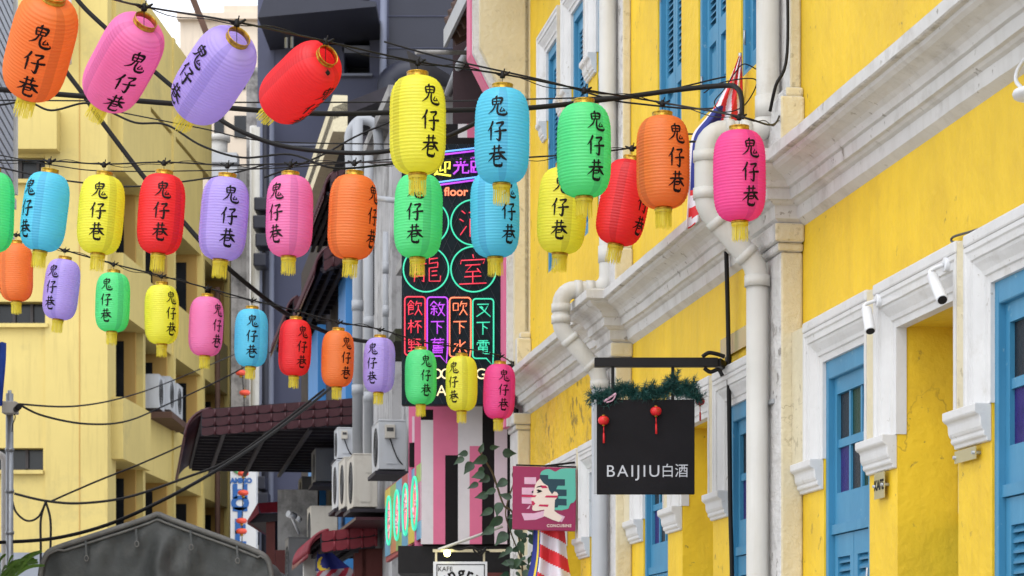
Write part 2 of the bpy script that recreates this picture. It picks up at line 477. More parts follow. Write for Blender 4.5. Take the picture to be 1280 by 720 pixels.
for b in range(3):
    o = BAY * b
    s0, p0, p1 = fa(11.15 - 3.72) + o, fa(10.79) + o, fa(11.15) + o
    e = p1 + .30 if b < 2 else p1 + .02
    if b < 2:
        m = cornice_run(lambda n: [(s0 + .30, n), (p0 - n, n), (p0 - n, PB + n), (p1 + n, PB + n), (p1 + n, n), (p1 + .30, n)])
    else:
        m = cornice_run(lambda n: [(s0 + .30, n), (p1 - .02, n)])
    m.build('cornice', [M_cornice, M_ledge], FRONT)
m = cornice_run(lambda n: [(4.2, n), (fa(7.07) - n, n), (fa(7.07) - n, PB + n), (fa(7.43) + n, PB + n), (fa(7.43) + n, n), (fa(7.43) + .30, n)])
m.build('cornice', [M_cornice, M_ledge], FRONT)

# moulded surrounds ----------------------------------------------------------
SP = [(-.006, -.035), (-.006, .008), (.020, .011), (.024, .019), (.040, .023), (.058, .033), (.072, .041), (.082, .043), (.086, .051), (.112, .052), (.118, .058), (.135, .058), (.135, 0)]
def surround(a0, a1, z0, zt, parent):
    """moulding round an opening: legs down to z0, mitred head at zt"""
    m = MB(FAC)
    from mathutils import noise
    rows = []
    for d, n in SP:
        c = [(a0 - d, n, z0), (a0 - d, n, zt + d), (a1 + d, n, zt + d), (a1 + d, n, z0)]
        row = []
        for q in range(3):
            row += [tuple(x + (y - x) * t / 6 for x, y in zip(c[q], c[q + 1])) for t in range(6)]
        row.append(c[3])
        if d > 0 and d < .13:
            row = [(a + v.x * .0022, nn + v.y * .0022, z + v.z * .0015) for (a, nn, z) in row for v in [noise.noise_vector((a * 5, z * 5 + d * 40, 1.7))]]
        rows.append(row)
    for i in range(len(rows) - 1):
        for j in range(18):
            m.add([rows[i][j], rows[i][j + 1], rows[i + 1][j + 1], rows[i + 1][j]], [(0, 1, 2, 3)])
    m.add([r[0] for r in rows], [tuple(range(len(rows)))])
    m.add([r[-1] for r in rows], [tuple(range(len(rows)))])
    return m.build('window_surround', M_white, parent)

def corbel(a0, a1, zt, parent):
    m = MB(FAC)
    prof = [(0, zt), (.108, zt), (.110, zt - .004), (.110, zt - .030), (.096, zt - .038), (.080, zt - .043), (.074, zt - .052), (.073, zt - .068),
            (.070, zt - .080), (.062, zt - .090), (.050, zt - .097), (.056, zt - .103), (.050, zt - .114), (.034, zt - .118), (.030, zt - .132), (0, zt - .134)]
    m.prism([(a0, n * .58, z + .02) for n, z in prof], (a1 - a0, 0, 0))
    return bevel(m.build('corbel', M_white, parent), .003, 1)

def glazed_window(a0, a1, z0, zs, zt, flip, parent, shutters_down):
    """blue joinery: a frame, a transom light of six panes, louvred leaves below"""
    fr = MB(FAC)
    nf, nb = -.008, -.10
    fr.box(a0, a0 + .042, nb, nf, z0, zt); fr.box(a1 - .042, a1, nb, nf, z0, zt)
    fr.box(a0 + .042, a1 - .042, nb, nf, zt - .085, zt)
    f = fr.build('window', M_blue, parent)
    bevel(f, .004, 1)
    b0, b1 = a0 + .042, a1 - .042
    m = MB(FAC)                             # transom sash
    n0, n1 = -.075, -.034
    zb = zs + .012
    t0 = zt - .085
    m.box(b0, b0 + .04, n0, n1, zb, t0); m.box(b1 - .04, b1, n0, n1, zb, t0)
    m.box(b0 + .04, b1 - .04, n0, n1, zb, zb + .135); m.box(b0 + .04, b1 - .04, n0, n1, t0 - .07, t0)
    c0, c1 = b0 + .04, b1 - .04
    zm = (zb + .135 + t0 - .07) / 2
    m.box(c0, c1, n0, n1 - .006, zm - .018, zm + .018)
    wv = (c1 - c0) / 3
    for k in (1, 2):
        m.box(c0 + wv * k - .012, c0 + wv * k + .012, n0, n1 - .008, zb + .135, zm - .018)
        m.box(c0 + wv * k - .012, c0 + wv * k + .012, n0, n1 - .008, zm + .018, t0 - .07)
    m.build('sash', M_blue, f)
    gl = MB(FAC)
    col = [[0, 1, 2], [2, 0, 1]]
    for r, (za, zc) in enumerate(((zm, t0 - .07), (zb + .135, zm))):
        for k in range(3):
            gl.box(c0 + wv * k, c0 + wv * (k + 1), n1 - .024, n1 - .018, za, zc, col[r][2 - k if not flip else k])
    gl.build('glass', [M_pane_dark, M_pane_green, M_pane_purple], f)
    tr = MB(FAC); tr.box(b0, b1, nb + .005, nf - .012, zs - .03, zs + .012); tr.build('transom_rail', M_blue, f)
    mid = (b0 + b1) / 2
    for s0_, s1_ in ((b0 + .003, mid - .003), (mid + .003, b1 - .003)):
        louvre_leaf(s0_, s1_, shutters_down, zs - .034, zs - .13, f, n0 + .004, -.034)
    for za in (zs - .2, z0 + .5):
        h = MB(FAC); h.tube([(a0 + .043, nf + .004, za), (a0 + .056, nf + .004, za - .08)], .006, 6); h.build('hinge', M_steel, f)
    return f

def louvre_leaf(a0, a1, z0, z1, zl1, parent, n0, n1, zl0=None):
    m = MB(FAC)
    st = .05
    zl0 = z0 + .75 if zl0 is None else zl0
    m.box(a0, a0 + st, n0, n1, z0, z1); m.box(a1 - st, a1, n0, n1, z0, z1)
    m.box(a0 + st, a1 - st, n0, n1, zl1, z1); m.box(a0 + st, a1 - st, n0, n1, zl0 - .09, zl0)
    m.box(a0 + st, a1 - st, n0, n1, z0, z0 + .08)
    if zl0 - .09 > z0 + .08:                # raised lower panel
        m.box(a0 + st, a1 - st, n0 + .012, n1 - .022, z0 + .08, zl0 - .09)
        if a1 - a0 > .16:
            m.box(a0 + st + .035, a1 - st - .035, n0 + .012, n1 - .008, z0 + .12, zl0 - .13)
    sh = m.build('shutter', M_blue, parent)
    sl = MB(FAC)
    k = zl0 + .012
    while k < zl1 - .01:                    # slats tilted down towards the street
        sl.prism([(a0 + st - .004, n0 + .006, k + .020), (a0 + st - .004, n1 - .006, k - .012), (a0 + st - .004, n1 - .006, k - .003), (a0 + st - .004, n0 + .006, k + .029)], (a1 - a0 - 2 * st + .008, 0, 0))
        k += .036
    sl.build('slats', M_bluedark, parent)
    return sh

for b in range(3):
    o = BAY * b
    A = lambda Y: fa(Y) + o
    for i, (y0, y1) in enumerate(OPEN_LOW):
        surround(A(y0), A(y1), 2.60, ZT, FRONT)
        if i == 1:                          # deep yellow recess with a door at the back
            d = MB(FAC)
            d.box(A(y0), A(y1), -.30, -.262, 2.26, ZT)
            tp = MB(FAC); tp.box(A(y0) + .05, A(y1) - .004, -.262, -.245, 2.285, 2.99)
            dr = MB(FAC)
            dr.box(A(y0), A(y1), -.32, -.28, .13, 2.26)
            for q in range(2):
                w0 = A(y0) + .04 + q * (A(y1) - A(y0)) / 2
                dr.box(w0, w0 + (A(y1) - A(y0)) / 2 - .06, -.28, -.265, 1.35, 2.18); dr.box(w0, w0 + (A(y1) - A(y0)) / 2 - .06, -.28, -.265, .35, 1.2)
            D = dr.build('door', M_blue, FRONT)
            d.build('transom_panel', M_yellow, D); bevel(tp.build('hanging_board', M_oldwhite, D), .006)
            h = MB(FAC); h.tube([(A(y0) + .10, -.263, 2.2), (A(y0) + .10, -.263, 2.1)], .007, 6); h.build('hinge', M_steel, D)
        else:
            glazed_window(A(y0), A(y1), .14, 2.295, ZT, False, FRONT, .2)
    for i, (y0, y1) in enumerate(PIERS_LOW):
        m = MB(FAC)
        q0, q1 = A(y0), A(y1)
        e0 = q0 + (.136 if i > 0 else 0.002); e1 = q1 - (.136 if i < 3 else .002)
        m.box(e0, e1, 0, .054, 2.60, ZL, 0)
        pc = m.build('pier_facing', M_cream, FRONT)
        corbel(q0 + .004, q1 - .004, 2.58, pc)
    cap = MB(FAC)
    for i, (y0, y1) in enumerate(OPEN_LOW):
        cap.box(A(y0) - .134, A(y1) + .134, 0, .062, ZT + .136, ZL + .012)
    bevel(cap.build('lintel_cap', M_white, FRONT), .008)
    for i, (y0, y1) in enumerate(OPEN_UP):  # upper shutters, closed
        fr = MB(FAC); a0, a1 = A(y0), A(y1)
        fr.box(a0, a0 + .045, -.10, -.01, ZU0, ZU1); fr.box(a1 - .045, a1, -.10, -.01, ZU0, ZU1)
        fr.box(a0 + .045, a1 - .045, -.10, -.01, ZU1 - .07, ZU1); fr.box(a0 + .045, a1 - .045, -.10, -.01, ZU0, ZU0 + .03)
        f = fr.build('window', M_blue, FRONT)
        mid = (a0 + a1) / 2
        for s0_, s1_ in ((a0 + .048, mid - .003), (mid + .003, a1 - .048)):
            louvre_leaf(s0_, s1_, ZU0 + .033, ZU1 - .073, ZU1 - .16, f, -.085, -.035, ZU0 + .46)
        for za in (4.85, 5.6):
            h = MB(FAC); h.tube([(a1 - .045, -.006, za), (a1 - .045, -.006, za - .07)], .006, 6); h.build('hinge', M_steel, f)
        sr = surround(a0, a1, 5.74, ZU1, FRONT)
        for e0, e1 in ((a0 - .135, a0 - .002), (a1 + .002, a1 + .135)):
            corbel(e0, e1, 5.72, sr)
# end gable of the party wall above the far pilaster
m = MB(FAC)
p0, p1 = fa(10.79) + 2 * BAY, fa(11.15) + 2 * BAY
poly = [(0, 3.97), (.12, 3.97), (.12, 5.95), (.385, 6.46), (.385, 7.5), (0, 7.5)]
m.prism([(p0 + .03, n, z) for n, z in poly], (.30, 0, 0))
m.build('party_wall', M_cream, FRONT)
m = MB(FAC)
poly2 = [(.12, 3.6), (.165, 3.6), (.165, 5.93), (.43, 6.44), (.43, 7.5), (.385, 7.5), (.385, 6.46), (.12, 5.95)]
m.prism([(p0 + .10, n, z) for n, z in poly2], (.06, 0, 0), 0)
m.prism([(p0 + .165, n + .012, z) for n, z in poly2], (.2, 0, 0), 1)
m.build('party_wall_edge', [M_oldwhite, M_pink], FRONT)
# hanging eave brackets
m = MB(FAC)
for aa in (p0 - .5, p0 - 1.2):
    m.lathe([(.02, 6.95), (.07, 6.93), (.085, 6.86), (.06, 6.80), (.02, 6.77)], 14, (aa, .30, 0))
    m.tube([(aa, .30, 6.95), (aa, .30, 7.72)], .012, 6)
m.build('eave_pot', M_oldtile, FRONT)

# drainpipes ------------------------------------------------------------------
def drainpipe(b, label):
    o = BAY * b
    ac = fa(10.97) + o
    r = .053
    W = lambda n, z, da=0: FAC @ Vector((ac + da, n, z))
    D = thing('drainpipe', label, 'drainpipe', W(.165, .13), FAC, 'drainpipes on the yellow shophouse')
    zc = 4.12 if b == 0 else 4.02
    pts = [(.115, 7.65), (.115, zc + .10)]
    for k in range(1, 7):
        t = k / 6 * math.pi / 2
        pts.append((.115 + .09 * (1 - math.cos(t)), zc + .10 - .09 * math.sin(t)))
    pts.append((.315, zc + .01))
    for k in range(1, 7):
        t = k / 6 * math.pi / 2
        pts.append((.315 + .09 * math.sin(t), zc + .01 - .09 * (1 - math.cos(t))))
    pts += [(.405, 3.83), (.40, 3.80), (.385, 3.765), (.20, 3.56), (.175, 3.52), (.165, 3.47)]
    m = MB(); m.tube([W(n, z) for n, z in pts] + [W(.165, 3.44)], r, 20); m.build('pipe_bend', M_pvc, D)
    m = MB(); m.tube([W(.165, 3.44), W(.165, .2)], r - .003, 20); m.build('pipe', M_pvc if b == 0 else M_pvcgrey, D)
    def sleeve(n0, z0, n1, z1):
        m = MB(); m.tube([W(n0, z0), W(n1, z1)], r + .006, 20); m.build('coupling', M_pvc, D)
    sleeve(.115, 4.30, .115, 4.20); sleeve(.20, zc + .01, .25, zc + .01); sleeve(.28, zc + .01, .32, zc + .01)
    sleeve(.405, zc - .08, .405, zc - .13); sleeve(.405, 3.87, .405, 3.82); sleeve(.36, 3.74, .335, 3.71); sleeve(.23, 3.59, .205, 3.565); sleeve(.165, 3.48, .165, 3.43)
    for z in (5.2, 6.4):
        m = MB(FAC)
        m.box(ac - .07, ac + .07, .055, .075, z - .012, z + .012)
        m.box(ac - .07, ac - .055, .075, .18, z - .012, z + .012); m.box(ac + .055, ac + .07, .075, .18, z - .012, z + .012)
        m.build('bracket', M_steel, D)
    for z in (2.9, 1.5):
        m = MB(FAC); m.box(ac - .08, ac + .08, .106, .12, z - .01, z + .01); m.build('bracket', M_steel, D)
drainpipe(0, 'nearest white drainpipe, bent round the cornice behind the hot pink lantern')
drainpipe(1, 'drainpipe turning grey below its bend, running down behind the black hanging sign')
# thin rod and cable beside the near pipe
m = MB(FAC)
ac = fa(10.80)
m.tube(smooth_line([(ac - .02, .075, 7.4), (ac - .03, .07, 6.0), (ac - .01, .075, 5.0), (ac - .03, .08, 4.45), (ac - .02, .13, 4.3), (ac + .04, .14, 4.2)]), .008, 6)
props(m.build('wall_cable', M_cable), 'thin black cable hugging the upper pilaster beside the nearest drainpipe', 'cable')

# ------------------------------------------------------------------ paper lanterns
LR, LH = .125, .4225
def lantern_paper(name, col, dark):
    m = bpy.data.materials.new(name); m.use_nodes = True
    t = m.node_tree; N = t.nodes.new; L = t.links.new
    for n in list(t.nodes):
        if n.type == 'BSDF_PRINCIPLED': t.nodes.remove(n)
    out = [n for n in t.nodes if n.type == 'OUTPUT_MATERIAL'][0]
    tc = N('ShaderNodeTexCoord'); sp = N('ShaderNodeSeparateXYZ'); L(tc.outputs['Object'], sp.inputs[0])
    at = N('ShaderNodeMath'); at.operation = 'ARCTAN2'; L(sp.outputs['Y'], at.inputs[0]); L(sp.outputs['X'], at.inputs[1])
    acc = None
    for a0 in (-1.25, 1.0, 2.75):             # glued double-cloth seams running down the lantern
        s1 = N('ShaderNodeMath'); s1.operation = 'SUBTRACT'; L(at.outputs[0], s1.inputs[0]); s1.inputs[1].default_value = a0
        s2 = N('ShaderNodeMath'); s2.operation = 'ABSOLUTE'; L(s1.outputs[0], s2.inputs[0])
        mr = N('ShaderNodeMapRange'); mr.inputs['From Min'].default_value = .19; mr.inputs['From Max'].default_value = .165; L(s2.outputs[0], mr.inputs['Value'])
        if acc is None: acc = mr.outputs[0]
        else:
            ad = N('ShaderNodeMath'); ad.operation = 'MAXIMUM'; L(acc, ad.inputs[0]); L(mr.outputs[0], ad.inputs[1]); acc = ad.outputs[0]
    no = N('ShaderNodeTexNoise'); no.inputs['Scale'].default_value = 9; no.inputs['Detail'].default_value = 6; L(tc.outputs['Object'], no.inputs['Vector'])
    mx = N('ShaderNodeMix'); mx.data_type = 'RGBA'; L(no.outputs['Fac'], mx.inputs['Factor'])
    mx.inputs['A'].default_value = (*[c * .93 for c in col], 1); mx.inputs['B'].default_value = (*[min(1, c * 1.05) for c in col], 1)
    m2 = N('ShaderNodeMix'); m2.data_type = 'RGBA'; L(acc, m2.inputs['Factor']); L(mx.outputs['Result'], m2.inputs['A']); m2.inputs['B'].default_value = (*dark, 1)
    df = N('ShaderNodeBsdfDiffuse'); tr = N('ShaderNodeBsdfTranslucent'); gl = N('ShaderNodeBsdfGlossy'); gl.inputs['Roughness'].default_value = .45
    bp = N('ShaderNodeBump'); bp.inputs['Strength'].default_value = .35; bp.inputs['Distance'].default_value = .006
    n2 = N('ShaderNodeTexNoise'); n2.inputs['Scale'].default_value = 1; n2.inputs['Detail'].default_value = 6; mp2 = N('ShaderNodeMapping'); mp2.inputs['Scale'].default_value = (22, 22, 60); L(tc.outputs['Object'], mp2.inputs['Vector']); L(mp2.outputs[0], n2.inputs['Vector']); L(n2.outputs['Fac'], bp.inputs['Height'])
    for q in (df, tr, gl): L(bp.outputs[0], q.inputs['Normal'])
    L(m2.outputs['Result'], df.inputs['Color']); L(m2.outputs['Result'], tr.inputs['Color'])
    a = N('ShaderNodeMixShader'); a.inputs[0].default_value = .52; L(df.outputs[0], a.inputs[1]); L(tr.outputs[0], a.inputs[2])
    f = N('ShaderNodeMixShader'); f.inputs[0].default_value = .035; L(a.outputs[0], f.inputs[1]); L(gl.outputs[0], f.inputs[2])
    tp = N('ShaderNodeBsdfTransparent'); th = N('ShaderNodeMixShader'); th.inputs[0].default_value = .06
    L(m2.outputs['Result'], tp.inputs['Color']); L(f.outputs[0], th.inputs[1]); L(tp.outputs[0], th.inputs[2])
    L(th.outputs[0], out.inputs['Surface'])
    return m
PAPER = {k: lantern_paper(k + ' lantern paper', c, tuple(x * y for x, y in zip(c, (.80, .80, .86)))) for k, c in {
    'orange': (.99, .31, .07), 'pink': (.99, .30, .62), 'purple': (.62, .50, .98), 'red': (.98, .045, .055),
    'yellow': (.97, .94, .10), 'blue': (.17, .74, .98), 'green': (.17, .90, .38), 'hotpink': (.99, .11, .43)}.items()}
PAPER['tassel'] = lantern_paper('yellow fringe', (.90, .78, .07), (.8, .68, .05))

def lant_r(t):
    s = abs(2 * t - 1)
    if t < .5: k = .375 + .625 * max(0, 1 - s ** 4.2) ** .5
    else: k = .33 + .67 * max(0, 1 - s ** 4.4) ** .5
    return LR * k
NR = 29
prof = []
for i in range(NR * 5 + 1):
    t = i / (NR * 5)
    tt = .5 - .5 * math.cos(math.pi * t) if False else t
    ph = i % 5
    dip = (0, .0015, .0021, .0017, .0006)[ph]
    prof.append((lant_r(tt) - dip, -LH * tt))

BRUSH = {
    '鬼': [[(48,98,3),(42,88,8),(38,83,4)], [(22,80,5),(25,62,7),(28,50,5)], [(22,80,5),(50,84,6),(74,82,9),(70,66,7),(64,54,5)], [(28,68,4),(66,70,5)],
          [(46,82,5),(44,54,5)], [(28,54,4),(64,57,5)], [(40,54,6),(30,32,6),(4,12,2)], [(54,54,6),(50,28,7),(58,10,8),(82,6,9),(98,12,6),(94,22,2)],
          [(74,42,4),(64,24,5),(72,22,4),(84,26,4)], [(80,36,3),(88,22,6)]],
    '仔': [[(30,96,8),(20,72,7),(2,50,2)], [(20,68,7),(20,40,7),(19,8,5)], [(44,84,5),(80,88,9),(62,66,4)], [(62,68,6),(66,40,9),(62,8,8),(46,16,2)],
          [(36,46,5),(66,50,6),(98,54,9)]],
    '巷': [[(24,80,5),(76,84,7)], [(38,96,7),(38,62,6)], [(62,98,8),(58,62,5)], [(8,58,5),(50,62,7),(92,64,8)], [(40,60,8),(26,42,6),(2,24,2)],
          [(62,60,7),(80,42,9),(100,30,4)], [(36,44,5),(64,46,7),(62,34,5)], [(36,32,4),(62,34,4)], [(36,44,7),(34,14,7),(44,6,9),(72,6,9),(76,20,3)]],
}
def brush_mesh():
    mb = MB()
    S = .098
    for ch, zc in (('鬼', -.099), ('仔', -.214), ('巷', -.323)):
        for st in BRUSH[ch]:
            ln = smooth_line(st, 5)
            n = len(ln); vs = []
            for i, (x, y, wd) in enumerate(ln):
                x0, y0, _ = ln[max(i - 1, 0)]; x1, y1, _ = ln[min(i + 1, n - 1)]
                dx, dy = x1 - x0, y1 - y0
                q = math.hypot(dx, dy) or 1
                ex = 1.42 if 0 < i < n - 1 else .85
                wob = 1 + .12 * math.sin(i * 2.1 + x)
                nx, ny = -dy / q * wd * .5 * ex * wob, dx / q * wd * .5 * ex * wob
                for sg in (1, 0, -1):
                    u, v = (x + nx * sg - 50) / 100 * S * .92, (y + ny * sg - 50) / 100 * S + zc
                    rr = lant_r(min(max(-v / LH, .001), .999)) * 1.011 + .001
                    a = u / LR
                    vs.append((rr * math.sin(a), -rr * math.cos(a), v))
            fs = []
            for i in range(n - 1):
                for k in range(2):
                    fs.append((i * 3 + k, i * 3 + k + 1, i * 3 + 4 + k, i * 3 + 3 + k))
            mb.add(vs, fs, 0, True)
    return mb

def lantern_proto(label):
    T = thing('paper_lantern', label, 'lantern', (0, 0, 0))
    b = MB(); b.lathe(prof, 48)
    from mathutils import noise
    for i_, p in enumerate(b.v):               # slack cloth: soft dents between the wire hoops
        t_ = min(1, max(0, -p.z / LH)); e_ = math.sin(math.pi * t_)
        f_ = 1 + e_ * (.012 * noise.noise((p.x * 9, p.y * 9, p.z * 7)) + .006 * noise.noise((p.x * 40, p.y * 40, p.z * 60)))
        b.v[i_] = Vector((p.x * f_, p.y * f_, p.z))
    body = b.build('paper_shade', PAPER['yellow'], T)
    m = MB()
    m.lathe([(.0455, -.002), (.0475, -.002), (.0485, 0), (.0485, .003), (.0478, .0035), (.0478, .0195), (.0485, .020), (.0485, .023), (.0475, .024), (.0455, .024), (.0455, .012), (.0455, -.002)], 36)
    m.build('top_ring', M_gold, T)
    m = MB()
    m.lathe([(.0, -LH + .001), (.041, -LH + .001), (.042, -LH - .012), (.040, -LH - .0125), (.0, -LH - .0125)], 28)
    m.build('bottom_ring', M_gold, T)
    m = MB(); rr = random.Random(3)
    for k in range(84):
        a = 2 * math.pi * k / 84 + rr.uniform(-.03, .03)
        r0 = .0385 + rr.uniform(-.003, .001); ln = .082 + rr.uniform(-.010, .005); wd = .0011
        c, s = math.cos(a), math.sin(a); dx, dy = rr.uniform(-.0025, .0025), rr.uniform(-.0025, .0025)
        m.add([(r0*c - s*wd, r0*s + c*wd, -LH - .012), (r0*c + s*wd, r0*s - c*wd, -LH - .012), (r0*c + s*wd + dx, r0*s - c*wd + dy, -LH - .012 - ln), (r0*c - s*wd + dx, r0*s + c*wd + dy, -LH - .012 - ln)], [(0, 1, 2, 3)])
    m.lathe([(.040, -LH - .011), (.0402, -LH - .024)], 28)
    m.build('fringe', PAPER['tassel'], T)
    brush_mesh().build('brush_lettering', M_ink, T)
    m = MB()
    m.tube([(0, 0, -.055), (0, 0, .062)], .0016, 6)
    m.lathe([(.0, .050), (.011, .052), (.013, .060), (.011, .074), (.006, .082), (0, .083)], 10)
    m.tube([(-.034, .002, .078), (-.015, 0, .068), (.015, 0, .068), (.036, -.002, .080)], [.004, .007, .007, .004], 6)
    m.tube([(.004, 0, .07), (.010, -.004, .094)], .003, 6)
    m.lathe([(0, -.085), (.016, -.080), (.022, -.068), (.016, -.052), (.011, -.045), (0, -.044)], 12)
    m.build('hanger', M_cable, T)
    return T

def axis(top, bot, Y, lean):
    s = F / Y / 1.0
    vx, vy = (top[0] - bot[0]) / LH, (bot[1] - top[1]) / LH
    ax, bx = vx / s, (top[0] - 640) / F
    az, bz = vy / s, (HZ - top[1]) / F
    A, B, C = bx*bx + 1 + bz*bz, 2 * (ax*bx + az*bz), ax*ax + az*az - 1
    d = B*B - 4*A*C
    uy = 0 if lean == 0 else ((-B - math.sqrt(d)) / (2*A) if d > 0 else -B / (2*A))
    return Vector((ax + bx*uy, uy, az + bz*uy)).normalized()

LANTERNS = [
  # top of paper (px), bottom of paper (px), diameter px, colour, text azimuth, lean, label, string
  (66, 0, 34, 120, 81, 'orange', 6, 1, 'large orange paper lantern tilted at the top left corner, before the pink one', 0),
  (180, 30, 127, 129, 78, 'pink', 26, 1, 'large pink paper lantern swung sideways beside the purple one on the front string', 0),
  (296, 50, 237, 141, 80, 'purple', -48, 1, 'large purple paper lantern swung sideways with its writing turned left', 0),
  (407, 72, 342, 136, 73, 'red', 58, 1, 'large red paper lantern blown almost flat, showing its open top', 0),
  (522, 97, 522, 217, 71, 'yellow', 30, 0, 'large upright yellow paper lantern in front of the dark neon sign', 0),
  (628, 112, 627, 230, 69, 'blue', -10, 0, 'large light blue paper lantern, highest of the blue ones', 0),
  (730, 131, 730, 246, 68, 'green', 25, 0, 'large green paper lantern between the light blue and orange ones, before the yellow facade', 0),
  (828, 147, 829, 262, 67, 'orange', 28, 0, 'large orange paper lantern hanging before the flag on the yellow facade', 0),
  (924, 164, 925, 279, 66, 'hotpink', 20, 0, 'hot pink paper lantern hanging beside the drainpipe bend, last of the front string', 0),
  (-10, 216, -13, 308, 58, 'green', -70, 0, 'green paper lantern cut by the left edge of the photo', 1),
  (62, 217, 50, 309, 57, 'blue', -40, 0, 'light blue paper lantern hanging before the left yellow building', 1),
  (130, 221, 123, 314, 57, 'yellow', 2, 0, 'yellow paper lantern on the middle string beside the upright red one', 1),
  (205, 219, 198, 315, 58, 'red', 9, 0, 'upright red paper lantern on the middle string between yellow and purple ones', 1),
  (284, 223, 276, 317, 60, 'purple', 20, 0, 'purple paper lantern on the middle string between red and pink ones', 1),
  (363, 221, 361, 318, 59, 'pink', -31, 0, 'pink paper lantern on the middle string before the navy building', 1),
  (443, 220, 438, 320, 61, 'orange', 62, 0, 'orange paper lantern on the middle string before the white pipes', 1),
  (524, 219, 522, 317, 61, 'green', -6, 0, 'green paper lantern hanging before the neon circles, under the large yellow one', 1),
  (618, 216, 619, 316, 62, 'blue', 36, 0, 'light blue paper lantern hanging behind and below another of its own colour', 1),
  (706, 211, 700, 313, 62, 'yellow', -6, 0, 'yellow paper lantern partly hidden behind the large green one', 1),
  (790, 202, 769, 310, 62, 'red', 52, 0, 'red paper lantern leaning behind the orange one near the grey drainpipe', 1),
  (20, 305, 20, 381, 42, 'orange', -80, 0, 'small orange paper lantern at the left end of the far string', 2),
  (81, 325, 72, 402, 44, 'purple', -24, 0, 'small purple paper lantern on the far string beside the orange end one', 2),
  (142, 342, 140, 416, 43, 'green', -13, 0, 'small green paper lantern on the far string between purple and yellow ones', 2),
  (202, 357, 202, 432, 43, 'yellow', 43, 0, 'small yellow paper lantern on the far string before the yellow building windows', 2),
  (259, 372, 256, 446, 43, 'pink', 50, 0, 'small pink paper lantern on the far string between yellow and light blue ones', 2),
  (315, 387, 313, 460, 42, 'blue', 9, 0, 'small light blue paper lantern on the far string before the navy building', 2),
  (370, 400, 367, 473, 41, 'red', 33, 0, 'small red paper lantern on the far string above the maroon awning', 2),
  (423, 414, 421, 486, 41, 'orange', 37, 0, 'small orange paper lantern on the far string before the sky blue pillar', 2),
  (475, 423, 473, 495, 40, 'purple', -24, 0, 'small purple paper lantern on the far string before the white pipes', 2),
  (526, 438, 526, 507, 40, 'green', 22, 0, 'small green paper lantern at the foot of the neon sign', 2),
  (577, 446, 577, 516, 40, 'yellow', -30, 0, 'small yellow paper lantern above the pink striped cladding', 2),
  (625, 456, 623, 525, 40, 'hotpink', 17, 0, 'small hot pink paper lantern at the right end of the far string', 2),
]
GROUPS = ['paper lanterns on the front string', 'paper lanterns on the middle string', 'paper lanterns on the far string']
proto = None
HANG = [[], [], []]
rl = random.Random(11)
for (tx, ty, bx, by, dw, colr, az, lean, lab, row) in LANTERNS:
    Y = 750.0 / dw
    if row == 2: Y = 16.4 + (tx / 625) * .85
    if colr == 'hotpink' and row == 0: Y = 10.15
    if row == 1: Y = 12.95 if tx < 480 else 12.25
    pos = P(tx, ty, Y)
    u = axis((tx, ty), (bx, by), Y, lean)
    if lean == 0: u = Vector((u.x, rl.uniform(-.03, .03), u.z)).normalized()
    q = Vector((0, 0, 1)).rotation_difference(u)
    if proto is None:
        T = proto = lantern_proto(lab)
        kids = list(T.children)
    else:
        T = proto.copy(); COL.objects.link(T)
        T['label'] = lab
        kids = []
        for ch in proto.children:
            c = ch.copy(); COL.objects.link(c); c.parent = T; kids.append(c)
    T['group'] = GROUPS[row]
    T.rotation_mode = 'QUATERNION'
    k_ = dw * Y / 750.0
    T.scale = (k_, k_, k_)
    T.location = pos; T.rotation_quaternion = q
    spin = rl.uniform(-.5, .5) + R(az) + .3
    for c in kids:
        nm = c.name.split('.')[0]
        if nm == 'paper_shade':
            c.material_slots[0].link = 'OBJECT'; c.material_slots[0].material = PAPER[colr]
            c.rotation_euler = (0, 0, spin)
        elif nm == 'brush_lettering':
            c.rotation_euler = (0, 0, R(az))
        elif nm == 'fringe':
            c.rotation_euler = (0, 0, rl.uniform(0, 6.28))
        elif nm == 'hanger':
            c.rotation_mode = 'QUATERNION'; c.rotation_quaternion = q.inverted()
    HANG[row].append(pos + Vector((0, 0, .070 * k_)))

# ------------------------------------------------------------------ strings and overhead cables
def FPW(px, py, n=.03):
    return P(px, py, (3 - n / CO) * F / (px - 170))
def cable(label, pts, r, group='overhead cables', name='overhead_cable', material=None, n=8, raw=False):
    ps = [Vector(p) if raw else P(*p) for p in pts]
    m = MB(); m.tube([Vector(p) for p in smooth_line(ps, n)], r, 8)
    return props(m.build(name, material or M_cable), label, 'cable', group)
def string(label, pts, r):
    """festoon string through the lantern hooks with a thin second strand wound round it"""
    base = [Vector(p) for p in smooth_line(pts, 10)]
    m = MB(); m.tube(base, r, 8)
    st = []
    for i, p in enumerate(base):
        a = i * .9
        st.append(p + Vector((0, math.cos(a), math.sin(a))) * r * 1.5 + Vector((0, 0, -.004 + .012 * math.sin(i * .31))))
    m2 = MB(); m2.tube(st, r * .5, 6)
    o = props(m.build('lantern_string', M_cable), label, 'cable', 'strings that carry the lanterns')
    WM[o.name] = o.matrix_world.copy()
    c = m2.build('strand', M_cable, o)
    return o
hook_front = FAC @ Vector((fa(10.95), .06, 4.23))
string('front black string carrying the large lanterns to the nearest drainpipe',
       [P(-60, -60, 8.4)] + [HANG[0][0]] + [P(124, -6, 8.8)] + HANG[0][1:] + [P(965, 156, 10.4), hook_front], .0042)
string('middle black string carrying the lanterns below the thick cable',
       [P(-80, 195, 13)] + HANG[1] + [P(850, 168, 12.1), FAC @ Vector((fa(12.0), .03, 4.35))], .0042)
hook_far = FAC @ Vector((fa(18.30), .12, 4.06))
string('far black string sloping down to the end of the yellow shophouse', [P(-60, 283, 16.3)] + HANG[2] + [hook_far], .0052)
